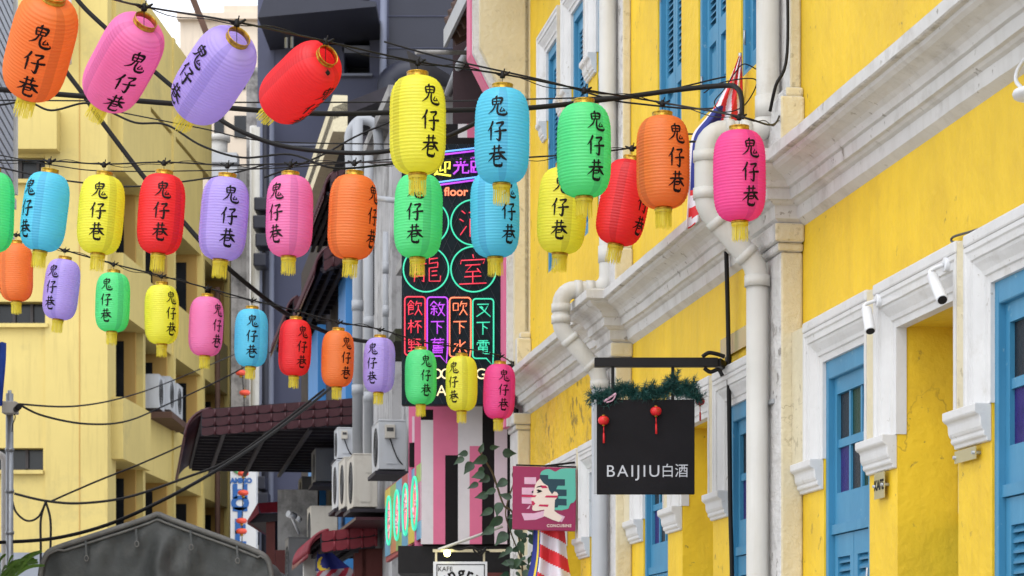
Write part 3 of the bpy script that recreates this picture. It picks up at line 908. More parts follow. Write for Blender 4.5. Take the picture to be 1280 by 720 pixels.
m = MB(); m.tube([hook_far, hook_far + FAC.to_3x3() @ Vector((0, .16, -.02))], .012, 8); m.cbox(hook_far, (.05, .05, .05))
props(m.build('string_bracket', M_black), 'small black bracket ending the far lantern string on the cornice', 'bracket')

cable('thick black cable crossing the whole street behind the front lanterns', [(-60, 108, 10.6), (0, 112, 10.7), (100, 120, 10.8), (236, 131, 10.9), (400, 142, 11.1), (560, 138, 11.3), (660, 135, 11.4), (760, 124, 11.5), (850, 112, 11.5), (905, 107, 11.4), (921, 110, 11.3), (927, 124, 11.2), (927, 150, 11.1)], .0125)
cable('thin wire running level just above the thick cross-street cable', [(-60, 125, 14), (104, 126, 14), (320, 128, 14), (520, 127, 14), (660, 124, 13.4), (800, 118, 12.6), (902, 97, 12.4), (948, 90, 12.2)], .0045)
cable('second thin wire sagging through the top right of the street', [(480, 52, 12.6), (560, 74, 12.6), (690, 103, 12.6), (762, 124, 12.6), (800, 130, 12.6), (870, 136, 12.5), (905, 130, 12.3), (942, 96, 12.1)], .005)
cable('heavy black cable swooping down from the top left towards the navy building', [(70, -40, 13), (97, 0, 13), (131, 34, 13), (215, 108, 13), (262, 141, 13), (303, 165, 13), (356, 183, 13), (430, 191, 13), (490, 188, 13), (560, 170, 13), (640, 130, 13.2)], .0125)
cable('thick black cable dropping steeply behind the middle lanterns', [(60, 50, 19), (79, 84, 19), (104, 118, 19), (128, 153, 19), (183, 225, 19), (229, 277, 19), (259, 311, 19), (286, 336, 19), (330, 372, 19.5), (363, 395, 20), (410, 416, 21), (440, 424, 22), (466, 428, 23)], .019)
cable('black cable tied under the pink lantern and waving across the navy wall', [(-40, 131, 12), (0, 131, 12), (34, 127, 12), (64, 138, 12), (104, 129, 12), (128, 135, 12), (168, 153, 12), (208, 156, 12), (252, 182, 12), (303, 197, 12), (363, 193, 12), (417, 210, 12), (480, 206, 12.2), (530, 199, 12.4)], .0055)
cable('fine wire sloping across the left building towards the navy wall', [(128, 136, 16), (250, 160, 16), (330, 176, 16), (480, 180, 16), (560, 178, 16)], .0045)
cable('fine straight wire rising to the right across the navy wall', [(330, 222, 20), (398, 196, 20), (450, 168, 20), (520, 140, 20)], .008)
cable('thin wire behind the middle lanterns on the left building', [(-20, 205, 15), (60, 222, 15), (110, 229, 15), (170, 233, 15), (270, 221, 15), (330, 206, 15)], .0055)
cable('long fine wire crossing behind the middle string', [(-20, 190, 14), (70, 207, 14), (140, 214, 14), (300, 212, 14), (420, 205, 14), (520, 196, 14)], .0035)
cable('lower thick black cable sweeping over the tarpaulin to the maroon awning', [(-30, 680, 24), (0, 678, 24), (67, 673, 24), (134, 656, 24), (202, 626, 24), (269, 589, 25), (336, 545, 27), (413, 485, 30), (440, 455, 31)], .018)
cable('upper twisted black cable from the tied bundle to the maroon awning', [(18, 617, 30), (57, 626, 30), (101, 629, 30), (161, 621, 30), (235, 596, 30), (286, 575, 30), (350, 530, 31), (405, 487, 32)], .016)
cable('thin wire sagging from the camera pole across the yellow side wall', [(23, 505, 24), (55, 520, 25), (110, 530, 28), (160, 526, 32), (210, 505, 36), (285, 470, 40), (345, 436, 44)], .012)
cable('thin nearly level wire from the camera pole to the window air conditioner', [(23, 505, 24), (90, 508, 27), (150, 498, 32), (210, 478, 38), (300, 440, 44)], .010)
cable('pair wire rising from the tied bundle past the balconies', [(65, 626, 30), (120, 602, 31), (175, 580, 33), (235, 553, 36), (330, 505, 40)], .013)
cable('black wire loop drooping beside the grey camera pole', [(14, 620, 29), (20, 640, 29), (34, 651, 29), (48, 646, 29), (57, 628, 29)], .013)
for i, (x, lb) in enumerate(((51, 'left of two black wires hanging straight down behind the tarpaulin'), (63, 'right of two black wires hanging straight down behind the tarpaulin'))):
    cable(lb, [(57, 627, 30), (x, 650, 30), (x, 690, 30), (x - 1, 760, 30)], .015)
cable('thin wire tangle looping beside the flag and the nearest drainpipe', [(948, 88, 11.6), (930, 80, 11.6), (918, 92, 11.7), (905, 112, 11.7), (893, 128, 11.7), (905, 140, 11.6), (930, 132, 11.5), (946, 104, 11.5), (934, 98, 11.5), (900, 104, 11.6), (880, 116, 11.7)], .003)
cable('black wires clamped to the white drainpipe bend', [(820, 178, 11.6), (866, 177, 11.3), (890, 176, 11.2), (935, 172, 11.2), (975, 164, 11.1), (1002, 158, 10.8)], .0055)
cable('black rubber hose running down the wall left of the near drainpipe', [(907, 288, 11.95), (908, 320, 11.95), (910, 400, 11.97), (911, 470, 11.97), (912, 560, 12.0), (913, 640, 12.0), (915, 720, 12.0), (916, 860, 12.0)], .0115)
cable('dark grey wire curling over the nearest window head', [FPW(1200, 303), FPW(1190, 302), FPW(1192, 296), FPW(1215, 289), FPW(1245, 279), FPW(1285, 261), FPW(1310, 248)], .0045, material=M_cablegrey, raw=True)

# ------------------------------------------------------------------ spotlights on the window heads
def spotlight(label, base, head_top, head_bot, r=.021):
    T = thing('spotlight', label, 'spotlight', base, None, 'white spotlights on the window heads')
    base = Vector(base); nn = FAC.to_3x3() @ Vector((0, 1, 0))
    m = MB(); m.tube([base - nn * .02, base + nn * .014], .026, 24); bevel(m.build('wall_plate', M_whitemetal, T), .004)
    a, b = Vector(head_top), Vector(head_bot)
    m = MB(); m.tube(smooth_line([base + nn * .015, base.lerp(a, .6) + nn * .03, a + (b - a) * .25], 5), .0075, 10); m.build('arm', M_whitemetal, T)
    m = MB(); d = (b - a).normalized()
    m.tube([a, a + d * .004, b - d * .004, b], [r - .004, r, r, r - .002], 26); h = m.build('lamp_head', M_whitemetal, T)
    m = MB(); m.tube([b - d * .001, b + d * .0015], r - .004, 22); m.build('lens', M_black, h)
def FP(px, py, n):
    """point of the plane n metres in front of the facade seen at a photo pixel"""
    k = (3 - n / CO) * F / (px - 170)      # depth where the shifted plane is met
    return P(px, py, k)
spotlight('white cylinder spotlight nearer the drainpipe, on the corner of a window head', FP(1099, 376, .055), FP(1083, 386, .11), FP(1088, 414, .115))
spotlight('white cylinder spotlight above the deep yellow recess', FP(1184, 331, .055), FP(1165, 345, .11), FP(1178, 375, .115))
T = thing('flood_light', 'white lamp on a curved arm cut by the right edge under the cornice', 'spotlight', FP(1290, 60, .05))
m = MB(); m.tube(smooth_line([FP(1308, 60, .03), FP(1288, 68, .07), FP(1274, 84, .12), FP(1270, 100, .15), FP(1277, 110, .17)], 6), .007, 10); m.build('arm', M_whitemetal, T)
m = MB(); c = FP(1303, 116, .2)
m.lathe([(0, .02), (.05, .018), (.088, .008), (.092, 0), (.088, -.012), (.04, -.016), (0, -.016)], 28, c); m.build('lamp_head', M_whitemetal, T)

# acrylic plates on the piers
def plate(label, c, w, h, text, size, tilt=0, studs=True):
    """c on the facade plane; w along the wall"""
    T = thing('name_plate', label, 'sign', c)
    M = Matrix.Translation(Vector(c)) @ FAC.to_3x3().to_4x4() @ Matrix.Rotation(tilt, 4, 'Y')
    m = MB(M); m.box(-w/2, w/2, .020, .024, -h/2, h/2); m.build('plate', M_acrylic, T)
    if studs:
        for s in (-1, 1):
            m = MB(M); m.tube([(s * (w/2 - .012), -.01, 0), (s * (w/2 - .012), .034, 0)], .0065, 12); m.build('stud', M_steel, T)
    m = MB()
    if text.startswith('.'):                 # fine illegible print
        rs_ = random.Random(len(text)); x_ = -w * .42
        while x_ < w * .40:
            if rs_.random() > .2:
                pts_ = [Vector((-(x_ + rs_.uniform(0, size * .3)), .0255, rs_.uniform(-.35, .35) * size)) for q in range(4)]
                m.tube([Vector((p.x, p.y, p.z)) for p in pts_], size * .045, 5)
            x_ += size * .36
    else: put_text(m, text, size, M @ Matrix.Translation((0, .0255, 0)) @ Matrix(((-1, 0, 0, 0), (0, 0, 1, 0), (0, 1, 0, 0), (0, 0, 0, 1))), bold=.002)
    m.build('lettering', M_ink, T)
cA = FP(1106, 607, 0)
plate('small acrylic plate reading KAFE on the yellow pier below a white corbel', cA, .13, .105, 'KAFE', .055)
cB = FP(1214, 569, 0)
plate('narrow acrylic plate with fine lettering on the pier by the near window', cB, .22, .045, '.......', .03)
cC = FP(925, 427, 0)
plate('narrow acrylic plate high on the wall beside the black hose', cC, .62, .10, '................', .05, studs=False)

# ------------------------------------------------------------------ hanging black sign with garland
YB = 11.9
def PB_(px, py, dy=0): return P(px, py, YB + dy)
HS = thing('hanging_sign', 'square black sign reading BAIJIU with pine garland, hung from a black arm', 'sign', PB_(806, 618))
def slab(name, x0, y0, x1, y1, d0, d1, mt, parent, Y=YB, bev=0):
    a, b = P(x0, y1, Y), P(x1, y0, Y)
    m = MB(); m.box(a.x, b.x, Y + d0, Y + d1, a.z, b.z)
    o = m.build(name, mt, parent)
    if bev: bevel(o, bev)
    return o
slab('board', 746, 500, 868, 618, -.018, .018, M_signblack, HS, bev=.003)
slab('edge_band', 742.5, 500, 745.5, 617, -.014, .014, M_pvcgrey, HS)
slab('arm', 743, 447.5, 897, 459, -.022, .022, M_black, HS, bev=.002)
for x in (766, 841):
    slab('drop_bar', x - 2, 459.3, x + 2, 499.6, -.008, .008, M_black, HS)
m = MB()
e = FP(903, 452, .0)
a = PB_(890, 452); b = PB_(905, 446)
m.tube(smooth_line([PB_(878, 446), PB_(886, 441), PB_(898, 443), PB_(906, 446)], 5), .010, 8)
m.tube(smooth_line([PB_(880, 460), PB_(888, 465), PB_(898, 462), PB_(903, 470)], 5), .010, 8)
m.build('scroll', M_black, HS)
m = MB(FAC)
wn = fa(12.12)
m.box(wn - .03, wn + .03, -.005, .02, 3.05, 3.36); bevel(m.build('wall_bracket', M_black, HS), .003)
m = MB(); m.beam(PB_(896, 453), FAC @ Vector((wn, .01, 3.21)), .04, .04); m.build('arm_end', M_black, HS)
m = MB()
Mt = Matrix.Translation(PB_(808, 590) + Vector((0, -.0195, 0))) @ Matrix.Rotation(R(90), 4, 'X')
put_text(m, 'BAIJIU', .083, Mt, space=1.22)
lt = m.build('lettering', M_silver, HS)
m = MB(); put_text(m, '白酒', .072, Mt, space=1.0)
lt2 = m.build('lettering', M_silver, HS)
xs = [v.co.x for v in lt.data.vertices]; wid = max(xs) - min(xs)
target = 65.3 / F * YB
for v in lt.data.vertices: v.co.x = (v.co.x - (max(xs) + min(xs)) / 2) * target / wid + (PB_(791.2, 0).x - WM[HS.name].translation.x)
xs = [v.co.x for v in lt2.data.vertices]; wid = max(xs) - min(xs)
for v in lt2.data.vertices: v.co.x = (v.co.x - (max(xs) + min(xs)) / 2) * (31.4 / F * YB) / wid + (PB_(843.8, 0).x - WM[HS.name].translation.x)

# pine garland lying along the top of the sign
rg = random.Random(5)
GA = MB()
spine = [(742, 496), (752, 497), (762, 499), (776, 488), (790, 492), (806, 496), (816, 488), (830, 492), (842, 478), (852, 490), (862, 486), (872, 498)]
sp = smooth_line([(x, y, YB + .004) for x, y in spine], 10)
pts = [P(*p) for p in sp]
GA.tube(pts, .005, 6, 1)
def sprig(p, d, ln, n):
    for k in range(n):
        t = k / n
        c = p + d * ln * t
        for q in range(4):
            v = Vector((rg.gauss(0, 1), rg.gauss(0, 1), rg.gauss(0, 1))).normalized()
            v = (v + d * .75).normalized() * rg.uniform(.022, .038)
            s = v.cross(Vector((rg.gauss(0, 1), rg.gauss(0, 1), rg.gauss(0, 1)))).normalized() * .0018
            GA.add([c - s, c + s, c + v], [(0, 1, 2)], 0)
for i, p in enumerate(pts):
    for q in range(5):
        d = Vector((rg.gauss(0, 1), rg.gauss(0, .8), rg.gauss(.15, .9))).normalized()
        sprig(p, d, rg.uniform(.03, .06), 6)
for (x0, y0, x1, y1) in ((776, 488, 772, 474), (806, 496, 807, 478), (842, 478, 840, 468), (846, 476, 848, 462), (866, 486, 869, 470), (858, 486, 857, 474), (790, 490, 792, 480)):
    a, b = P(x0, y0, YB), P(x1, y1, YB - .02)
    sprig(a, (b - a).normalized(), (b - a).length, 14)
gar = GA.build('pine_garland', [M_pine, M_stem])
props(gar, 'dark green artificial pine garland draped over the black hanging sign', 'garland')
m = MB(); m.tube(smooth_line([P(755, 502, YB - .03), P(762, 497, YB - .035), P(770, 492, YB - .03)], 5), .006, 6)
m.tube(smooth_line([P(770, 492, YB - .03), P(766, 500, YB - .03), P(758, 503, YB - .03)], 5), .004, 6)
props(m.build('ribbon', M_printpink), 'pale pink ribbon tied into the left end of the pine garland', 'ribbon')

def mini_lantern(label, px, py, r, Y, proto_=None):
    if proto_ is None:
        T = thing('red_ornament', label, 'lantern', (0, 0, 0), None, 'tiny red lanterns on the pine garland')
        m = MB(); m.lathe([(.25, .78), (.6, .70), (.9, .42), (1.02, 0), (.9, -.42), (.6, -.70), (.25, -.78)], 24); m.build('silk_ball', M_red, T)
        m = MB(); m.lathe([(0, .95), (.28, .95), (.28, .76), (0, .76)], 16); m.build('cap', M_gold, T)
        m = MB(); m.lathe([(0, -.76), (.26, -.76), (.26, -.98), (0, -.98)], 16); m.build('base_ring', M_gold, T)
        m = MB(); m.tube([(0, 0, -.98), (.03, 0, -2.2)], .09, 8); m.tube([(.03, 0, -2.2), (.06, .02, -4.0)], [.16, .20], 8); m.build('tassel', M_red, T)
        m = MB(); m.tube([(0, 0, .95), (.02, 0, 2.3)], .04, 6); m.build('thread', M_ink, T)
        m = MB()
        for k in range(5):
            a = k * 1.256
            m.lathe([(0, .02), (.20, 0), (0, -.02)], 10, (0, 0, 0)) if False else None
            m.tube([(.25 + .18*math.cos(a), -.99, .1 + .18*math.sin(a)), (.25 + .30*math.cos(a), -.93, .1 + .30*math.sin(a))], .06, 6)
        m.build('gold_print', M_gold, T)
    else:
        T = proto_.copy(); COL.objects.link(T); T['label'] = label
        for ch in proto_.children:
            c = ch.copy(); COL.objects.link(c); c.parent = T
    T.matrix_world = Matrix.Translation(P(px, py, Y)) @ Matrix.Scale(r, 4)
    return T
ml = mini_lantern('tiny red lantern ornament hanging low at the left of the black sign', 754.5, 525.5, .028, YB - .045)
mini_lantern('tiny red lantern ornament hanging near the middle of the black sign', 820, 514, .028, YB - .045, ml)
mini_lantern('tiny red lantern ornament behind the right edge of the black sign', 875, 502, .024, YB + .05, ml)

# ------------------------------------------------------------------ square burgundy sign with a woman's profile
YC = 16.0
CS = thing('square_sign', 'square burgundy sign showing a woman in profile with teal hair', 'sign', P(681, 665, YC))
def pc(cx, cy, dy=-.0): return P(630 + cx / 4.8, 570 + cy / 4.8, YC) + Vector((0, dy, 0))
m = MB(); q = [pc(52, 62), pc(434, 74), pc(428, 452), pc(50, 440)]
m.prism([p + Vector((0, -.03, 0)) for p in q], (0, .06, 0)); bevel(m.build('board', M_burg, CS), .002)
m = MB(); m.beam(pc(72, 54), pc(434, 66), .012, .01); m.beam(pc(250, 60), FP(727, 577, 0), .014, .014); m.build('arm', M_black, CS)
LAY = [0]
def shape(name, polys, mt):
    LAY[0] += 1
    m = MB(); d = -.0305 - .0008 * LAY[0]
    for poly in polys:
        m.prism([pc(x, y, d) for x, y in poly], (0, .0007, 0))
    m.build(name, mt, CS)
def sm(poly):
    return smooth_line([*poly, poly[0]], 4)[:-1]
shape('stripes', [[(122, 130), (192, 130), (192, 172), (122, 170)], [(107, 192), (182, 192), (178, 235), (107, 233)], [(107, 248), (178, 248), (170, 290), (107, 287)],
                  [(105, 345), (180, 346), (240, 330), (242, 365), (190, 384), (122, 388)], [(316, 344), (365, 366), (346, 398), (318, 388)], [(160, 292), (150, 318), (134, 320)]], M_printpink)
shape('hair', [sm([(214, 135), (222, 100), (245, 85), (275, 82), (308, 96), (340, 80), (395, 76), (428, 84)]) [:29] + [(430, 262), (418, 280), (398, 288), (385, 318), (345, 328), (303, 326), (300, 262), (322, 240), (300, 200), (262, 180)]], M_teal)
shape('hair_bars', [[(214, 115), (265, 117), (265, 140), (365, 142), (365, 181), (322, 181), (312, 202), (375, 204), (375, 243), (326, 243), (326, 258), (375, 260), (375, 300), (326, 298), (320, 311), (302, 312), (303, 265), (322, 240), (318, 222), (300, 215), (285, 232), (268, 205), (263, 180), (238, 168), (216, 150)]], M_printnavy)
shape('face', [[(216, 138), (196, 158), (186, 180), (180, 205), (177, 222), (163, 260), (161, 266), (169, 270), (164, 282), (169, 288), (165, 295), (171, 304), (168, 320), (174, 329), (190, 332), (242, 324), (236, 360), (288, 384), (330, 398), (350, 370), (320, 346), (302, 332), (303, 300), (305, 266), (320, 250), (324, 232), (316, 219), (301, 216), (288, 232), (270, 208), (262, 182), (236, 166)]], M_printskin)
shape('face_bars', [[(215, 178), (250, 180), (264, 195), (228, 196)], [(107, 237), (196, 238), (186, 250), (107, 248)], [(254, 239), (322, 240), (318, 253), (242, 251)], [(212, 293), (268, 294), (262, 308), (206, 304)], [(164, 274), (176, 272), (188, 288), (180, 298), (168, 300)]], M_printred)
shape('eye', [[(194, 207), (205, 203), (222, 208), (230, 214), (214, 222), (196, 224), (204, 214)], [(192, 193), (203, 184), (224, 181), (228, 186), (206, 190)], [(166, 214), (176, 210), (175, 222), (166, 226)]], M_ink)
m = MB(); Mt = Matrix.Translation(pc(330, 421, -.033)) @ Matrix.Rotation(R(90), 4, 'X')
put_text(m, 'CONCUBINE', .026, Mt, bold=.0006, space=1.12)
m.build('lettering', M_printskin, CS)

# ------------------------------------------------------------------ flags
def flag(label, rowsL, rowsR, Y, colour, fold, nf, mats, staff=None, nu=26, nv=46, group=None):
    """cloth hanging between a left and a right edge given as pixel polylines"""
    T = thing('flag', label, 'flag', P(rowsL[-1][0], rowsL[-1][1], Y), None, group)
    L_, R_ = smooth_line(rowsL, 8), smooth_line(rowsR, 8)
    def at(l, t):
        x = t * (len(l) - 1); i = min(int(x), len(l) - 2); f = x - i
        return [a + (b - a) * f for a, b in zip(l[i], l[i + 1])]
    m = MB(); vs = []
    for j in range(nv + 1):
        v = j / nv
        a, b = at(L_, v), at(R_, v)
        for i in range(nu + 1):
            u = i / nu
            ph = u * nf * math.pi * 2 + 1.6 * math.sin(v * 3.1)
            p = P(a[0] + (b[0] - a[0]) * u, a[1] + (b[1] - a[1]) * u, Y)
            p += Vector((0, fold * math.sin(ph) * (.3 + .7 * v), 0))
            vs.append(p)
    for j in range(nv):
        for i in range(nu):
            k = j * (nu + 1) + i
            m.add([vs[k], vs[k + 1], vs[k + nu + 2], vs[k + nu + 1]], [(0, 1, 2, 3)], colour((i + .5) / nu, (j + .5) / nv), True)
    o = m.build('cloth', mats, T)
    sd = o.modifiers.new('solid', 'SOLIDIFY'); sd.thickness = .002
    if staff:
        m = MB(); m.tube([P(*staff[0]), P(*staff[1])], .008, 8); m.build('staff', M_steel, T)
    return T
FM4 = [M_flagred, M_flagwhite, M_flagblue, M_flagyellow]
def c1(u, v):
    if v < .34 or (v < .56 and u > .34 + (v - .34) * 1.2): return 0 if math.sin((u * 1.0 - v * .9) * 17 + .8) > -.1 else 1
    if v < .85:
        e = ((u - .36) / .24) ** 2 + ((v - .72) / .10) ** 2
        e2 = ((u - .50) / .20) ** 2 + ((v - .71) / .08) ** 2
        if u < .05: return 1
        return 3 if e < 1 and e2 > 1 else 2
    if u < .05: return 1
    return 0 if int((v - .80 + (1 - u) * .05) * 26) % 2 == 0 else 1
flag('long striped flag with yellow crescent hanging on the facade behind the orange lantern', [(924, 70), (912, 100), (897, 127), (883, 146), (866, 168), (862, 200), (861, 240), (858, 286)], [(927, 70), (928, 94), (928, 118), (927, 140), (922, 168), (914, 200), (906, 240), (897, 266)], 11.75, c1, .035, 2.2, FM4, ((925, 66, 11.75), (929, 165, 11.9)), group='striped flags', nu=40, nv=90)
def c2(u, v):
    if u < .22: return 3 if v < .18 or abs(u - .16) < .03 else 2
    return 0 if int((v + .17 * (1 - u)) * 8.2) % 2 == 0 else 1
flag('red and white striped flag hanging below the square burgundy sign', [(668, 640), (667, 668), (664, 700), (655, 740), (648, 790)], [(702, 640), (706, 664), (710, 700), (717, 740), (722, 790)], 16.1, c2, .05, 2.0, FM4, ((700, 600, 16.15), (668, 632, 16.05)), group='striped flags', nu=60, nv=90)

# ------------------------------------------------------------------ vine
VN = thing('climbing_vine', 'climbing vine with heart shaped leaves between the pink cladding and the yellow shophouse', 'plant', P(655, 720, 18.0))
m = MB()
m.tube([P(x, y, d) for x, y, d in smooth_line([(660, 860, 18.1), (656, 760, 18.0), (652, 700, 17.95), (648, 668, 17.9), (640, 640, 17.8), (630, 632, 17.75), (622, 610, 17.7), (616, 592, 17.65), (606, 575, 17.6), (598, 562, 17.6)], 6)], .008, 6)
m.tube([P(x, y, d) for x, y, d in smooth_line([(652, 700, 17.95), (644, 680, 17.8), (638, 664, 17.75), (632, 640, 17.7), (640, 610, 17.7), (648, 590, 17.8)], 6)], .006, 6)
m.build('stem', M_stem, VN)
rv = random.Random(9)
LV = MB()
def heart(c, ln, dirx, dirz, twist):
    d = Vector((dirx, rv.uniform(-.25, .25), dirz)).normalized()
    s = d.cross(Vector((twist, -1, .2 * twist))).normalized()
    up = s.cross(d).normalized()
    wv_ = rv.uniform(.62, .9); prof_ = [(0, 0), (.06, .22 * wv_), (.2, .38 * wv_), (.4, .40 * wv_), (.62, .29 * wv_), (.82, .14 * wv_), (1.08, .0)]
    vs = []; n = len(prof_)
    for k, (t, wd) in enumerate(prof_):
        mid = c + d * ln * t + up * (-.10 * ln * t * t)
        vs += [mid + s * ln * wd + up * ln * wd * .28, mid, mid - s * ln * wd + up * ln * wd * .28]
    fs = []
    for k in range(n - 1):
        fs += [(3*k, 3*k+1, 3*k+4, 3*k+3), (3*k+1, 3*k+2, 3*k+5, 3*k+4)]
    LV.add(vs, fs, 0, True)
leaves = [(591, 578, 17, -.6, -.8), (600, 566, 13, .3, .9), (609, 572, 20, -.8, -.35), (612, 560, 12, 1, .15), (628, 566, 16, 1, -.05), (585, 566, 12, -1, -.2), (606, 592, 16, -.9, -.25), (598, 604, 14, -.8, -.4),
          (612, 596, 14, -1, -.5), (610, 618, 16, -1, -.25), (620, 612, 15, -.9, -.3), (634, 600, 16, -.5, -.3), (640, 596, 14, .6, .3), (626, 628, 17, -.2, -.6), (640, 622, 16, -.8, .2), (644, 630, 13, .5, -.3),
          (616, 636, 17, -.9, -.5), (628, 646, 22, -1, -.75), (640, 648, 15, -.1, -1), (618, 660, 17, -.9, -.45), (634, 666, 20, -.8, -.8), (646, 660, 15, .4, -.9), (650, 676, 18, .2, -.9), (640, 684, 14, -.6, -.6),
          (648, 698, 13, -.3, -1), (658, 656, 14, .6, -.6), (662, 672, 12, .5, -.8), (664, 690, 12, .6, -.5), (632, 690, 11, -.6, -.5), (656, 712, 13, .3, -1), (603, 583, 12, -.4, -.9), (580, 572, 14, -.9, -.6)]
for (x, y, ln, dx, dz) in leaves:
    heart(P(x, y, 17.45 + rv.uniform(-.1, .1)), ln * 17.5 / F * 1.05, dx, dz, rv.uniform(-.5, .5))
for k in range(44):
    x, y = rv.uniform(636, 668), rv.uniform(640, 780)
    heart(P(x, y, 17.8 + rv.uniform(-.1, .1)), rv.uniform(9, 14) * 17.5 / F, rv.uniform(-1, 1), rv.uniform(-1, .1), rv.uniform(-.6, .6))
LV.build('foliage', M_leaf, VN)

# ------------------------------------------------------------------ pink striped shop beyond, with its neon sign
YP = 20.0
def wx(px, Y): return (px - 640) / F * Y
def wz(py, Y): return CZ + (HZ - py) / F * Y
PS = thing('pink_striped_shop', 'narrow shop clad in pink, white and black stripes behind the neon sign', 'building', P(585, 860, YP))
m = MB(); m.box(wx(527, YP), 1.6, YP + .06, YP + 2.8, 2.80, 6.30); m.build('wall', M_maroonwall, PS)
CLM = [M_pink, M_clad, M_cladblack, M_palepink]
m = MB()
def cl(x0, x1, y0, y1, k, d=.0):
    m.box(wx(x0, YP), wx(x1, YP), YP - d, YP + .055, wz(y1, YP), wz(y0, YP), k)
cl(526, 541.5, 512, 525, 2); cl(526, 541.5, 525, 680, 1); cl(526, 541.5, 440, 512, 0)
cl(541.5, 572.5, 498, 569, 0); cl(541.5, 556.5, 569, 680, 0); cl(556.5, 572.5, 569, 680, 2)
cl(541.5, 572.5, 155, 498, 2)
cl(572.5, 603, 498, 557.5, 1); cl(572.5, 587, 557.5, 680, 1); cl(587, 602.5, 557.5, 680, 0)
cl(572.5, 602.5, 172, 498, 2); cl(572.5, 584, 155, 172, 1); cl(584, 603, 155, 172, 0)
cl(603, 618, 498, 680, 2); cl(618, 634, 498, 680, 3); cl(634, 660, 440, 680, 2)
cl(603, 625, 155, 498, 2); cl(625, 651, 318, 360, 0); cl(625, 651, 360, 440, 3); cl(625, 634, 440, 498, 2); cl(625, 660, 155, 318, 2); cl(651, 660, 318, 440, 2)
cl(526, 541.5, 155, 440, 2)
m.build('striped_cladding', CLM, PS)
m = MB()
for (x0, x1, y0, y1, k, dy) in ((516, 526, 512, 700, 0, .35), (512, 526, 512, 545, 3, .5), (508, 526, 545, 575, 2, .55), (506, 522, 575, 640, 0, .7)):
    m.box(wx(x0, YP), wx(x1, YP), YP + dy, YP + dy + .12, wz(y1, YP), wz(y0, YP), k)
m.box(wx(505, YP), wx(527, YP), YP + .9, YP + 2.8, 2.8, 4.2, 0)
m.build('side_cladding', CLM, PS)
m = MB(); m.box(wx(497, YP), wx(638, YP), YP + .08, YP + 2.9, 2.56, 2.79); m.build('canopy', M_black, PS)
m = MB(); m.box(wx(545, YP), wx(636, YP), YP + .5, YP + .6, .1, 2.6, 0); m.box(wx(600, YP), wx(640, YP), YP - .02, YP + .06, .0, 2.56, 0); m.build('shopfront', M_redwall, PS)
m = MB()
for (x0, x1, y0, y1, d) in ((652, 657, 240, 244, 0), (653, 656, 300, 312, 0), (651, 655, 390, 400, 0), (652, 656, 430, 436, 0), (652, 655, 270, 280, 0)):
    m.box(wx(x0, YP), wx(x1, YP), YP - .012, YP - .002, wz(y1, YP), wz(y0, YP))
m.build('painted_dashes', M_clad, PS)
m = MB()
m.tube([P(x, y, 19.0) for x, y in ((657, 250), (654, 330), (652, 380), (645, 440), (643, 520), (641, 620))], .012, 6)
m.build('cable_drop', M_cable, PS)
# upper dark storey and tiled eave
US = thing('dark_upper_storey', 'dark maroon upper storey under an old tiled eave behind the large light blue lantern', 'building', (0.4, YP + .3, 6.3))
m = MB(); m.box(wx(566, YP + .3), 1.8, YP + .3, YP + 2.8, 6.31, 8.4); m.build('wall', M_maroonwall, US)
m = MB(FAC)
e0, e1 = fa(18.62), fa(20.0)
for k in range(6):
    z = 7.02
m.prism([(e0, .40, 7.00), (e0, -2.4, 8.5), (e0, -2.4, 8.62), (e0, .40, 7.09)], (e1 - e0 + .1, 0, 0))
for k in range(7):
    aa = e0 + .02 + k * (e1 - e0 + .02) / 6.5
    m.tube([(aa, .42, 7.10), (aa, -2.4, 8.63)], .055, 8)
m.build('tiled_eave', M_oldtile, US)
m = MB(FAC); m.box(e0, e1 + .12, .40, .425, 6.95, 7.10); m.build('gutter', M_pvcgrey, US)
m = MB(FAC)
for k in range(6):
    aa = e0 + .1 + k * .25
    m.beam((aa, .36, 6.97), (aa, -.6, 7.47), .05, .08)
m.build('rafters', M_brown, US)
m = MB(); m.tube([P(592, 42, 20.2), P(588, 60, 20.2), P(574, 82, 20.3), P(560, 118, 20.5)], .035, 10); m.build('downpipe', M_pvcgrey, US)
m = MB(); m.tube([P(520, 65, 19.8), P(600, 66, 20.2)], .02, 8); m.build('rail', M_conc, US)

# side board with neon ovals, parallel to the street
SB = thing('neon_side_board', 'patchwork coloured board with four glowing green ovals on the side of the pink shop', 'sign', P(505, 690, 21.3))
nP = (3 - .1567 * YP - wx(527, YP)) * CO
a_near = (YP * CO) - (wx(527, YP) - 3) * SI * 1.0
def SP_(a, z, d=0): return FAC @ Vector((a, nP + d, z))
an = fa(YP) + (.62 * SI); al = 2.95
ztop0, zbot0, ztop1, zbot1 = 3.48, 2.85, 3.50, 2.80
cols = {'r': (.40, .03, .04), 'b': (.09, .33, .52), 'g': (.28, .42, .09), 'o': (.55, .16, .04), 'y': (.65, .48, .03), 'p': (.30, .12, .33), 'k': (.5, .12, .25)}
SM = {k: mat('board square ' + n, cols[k], .5, .08, 3, .05) for k, n in (('r', 'red'), ('b', 'blue'), ('g', 'green'), ('o', 'orange'), ('y', 'yellow'), ('p', 'violet'), ('k', 'pink'))}
keys = list(SM)
m = MB()
m.prism([SP_(an, zbot0 - .0, -.04), SP_(an + al, zbot1, -.04), SP_(an + al, ztop1, -.04), SP_(an, ztop0, -.04)], SP_(0, 0, .035) - SP_(0, 0, 0), 0)
top = 'gbrbgy'; bot = 'bybgob'; midc = 'kyoprgp'
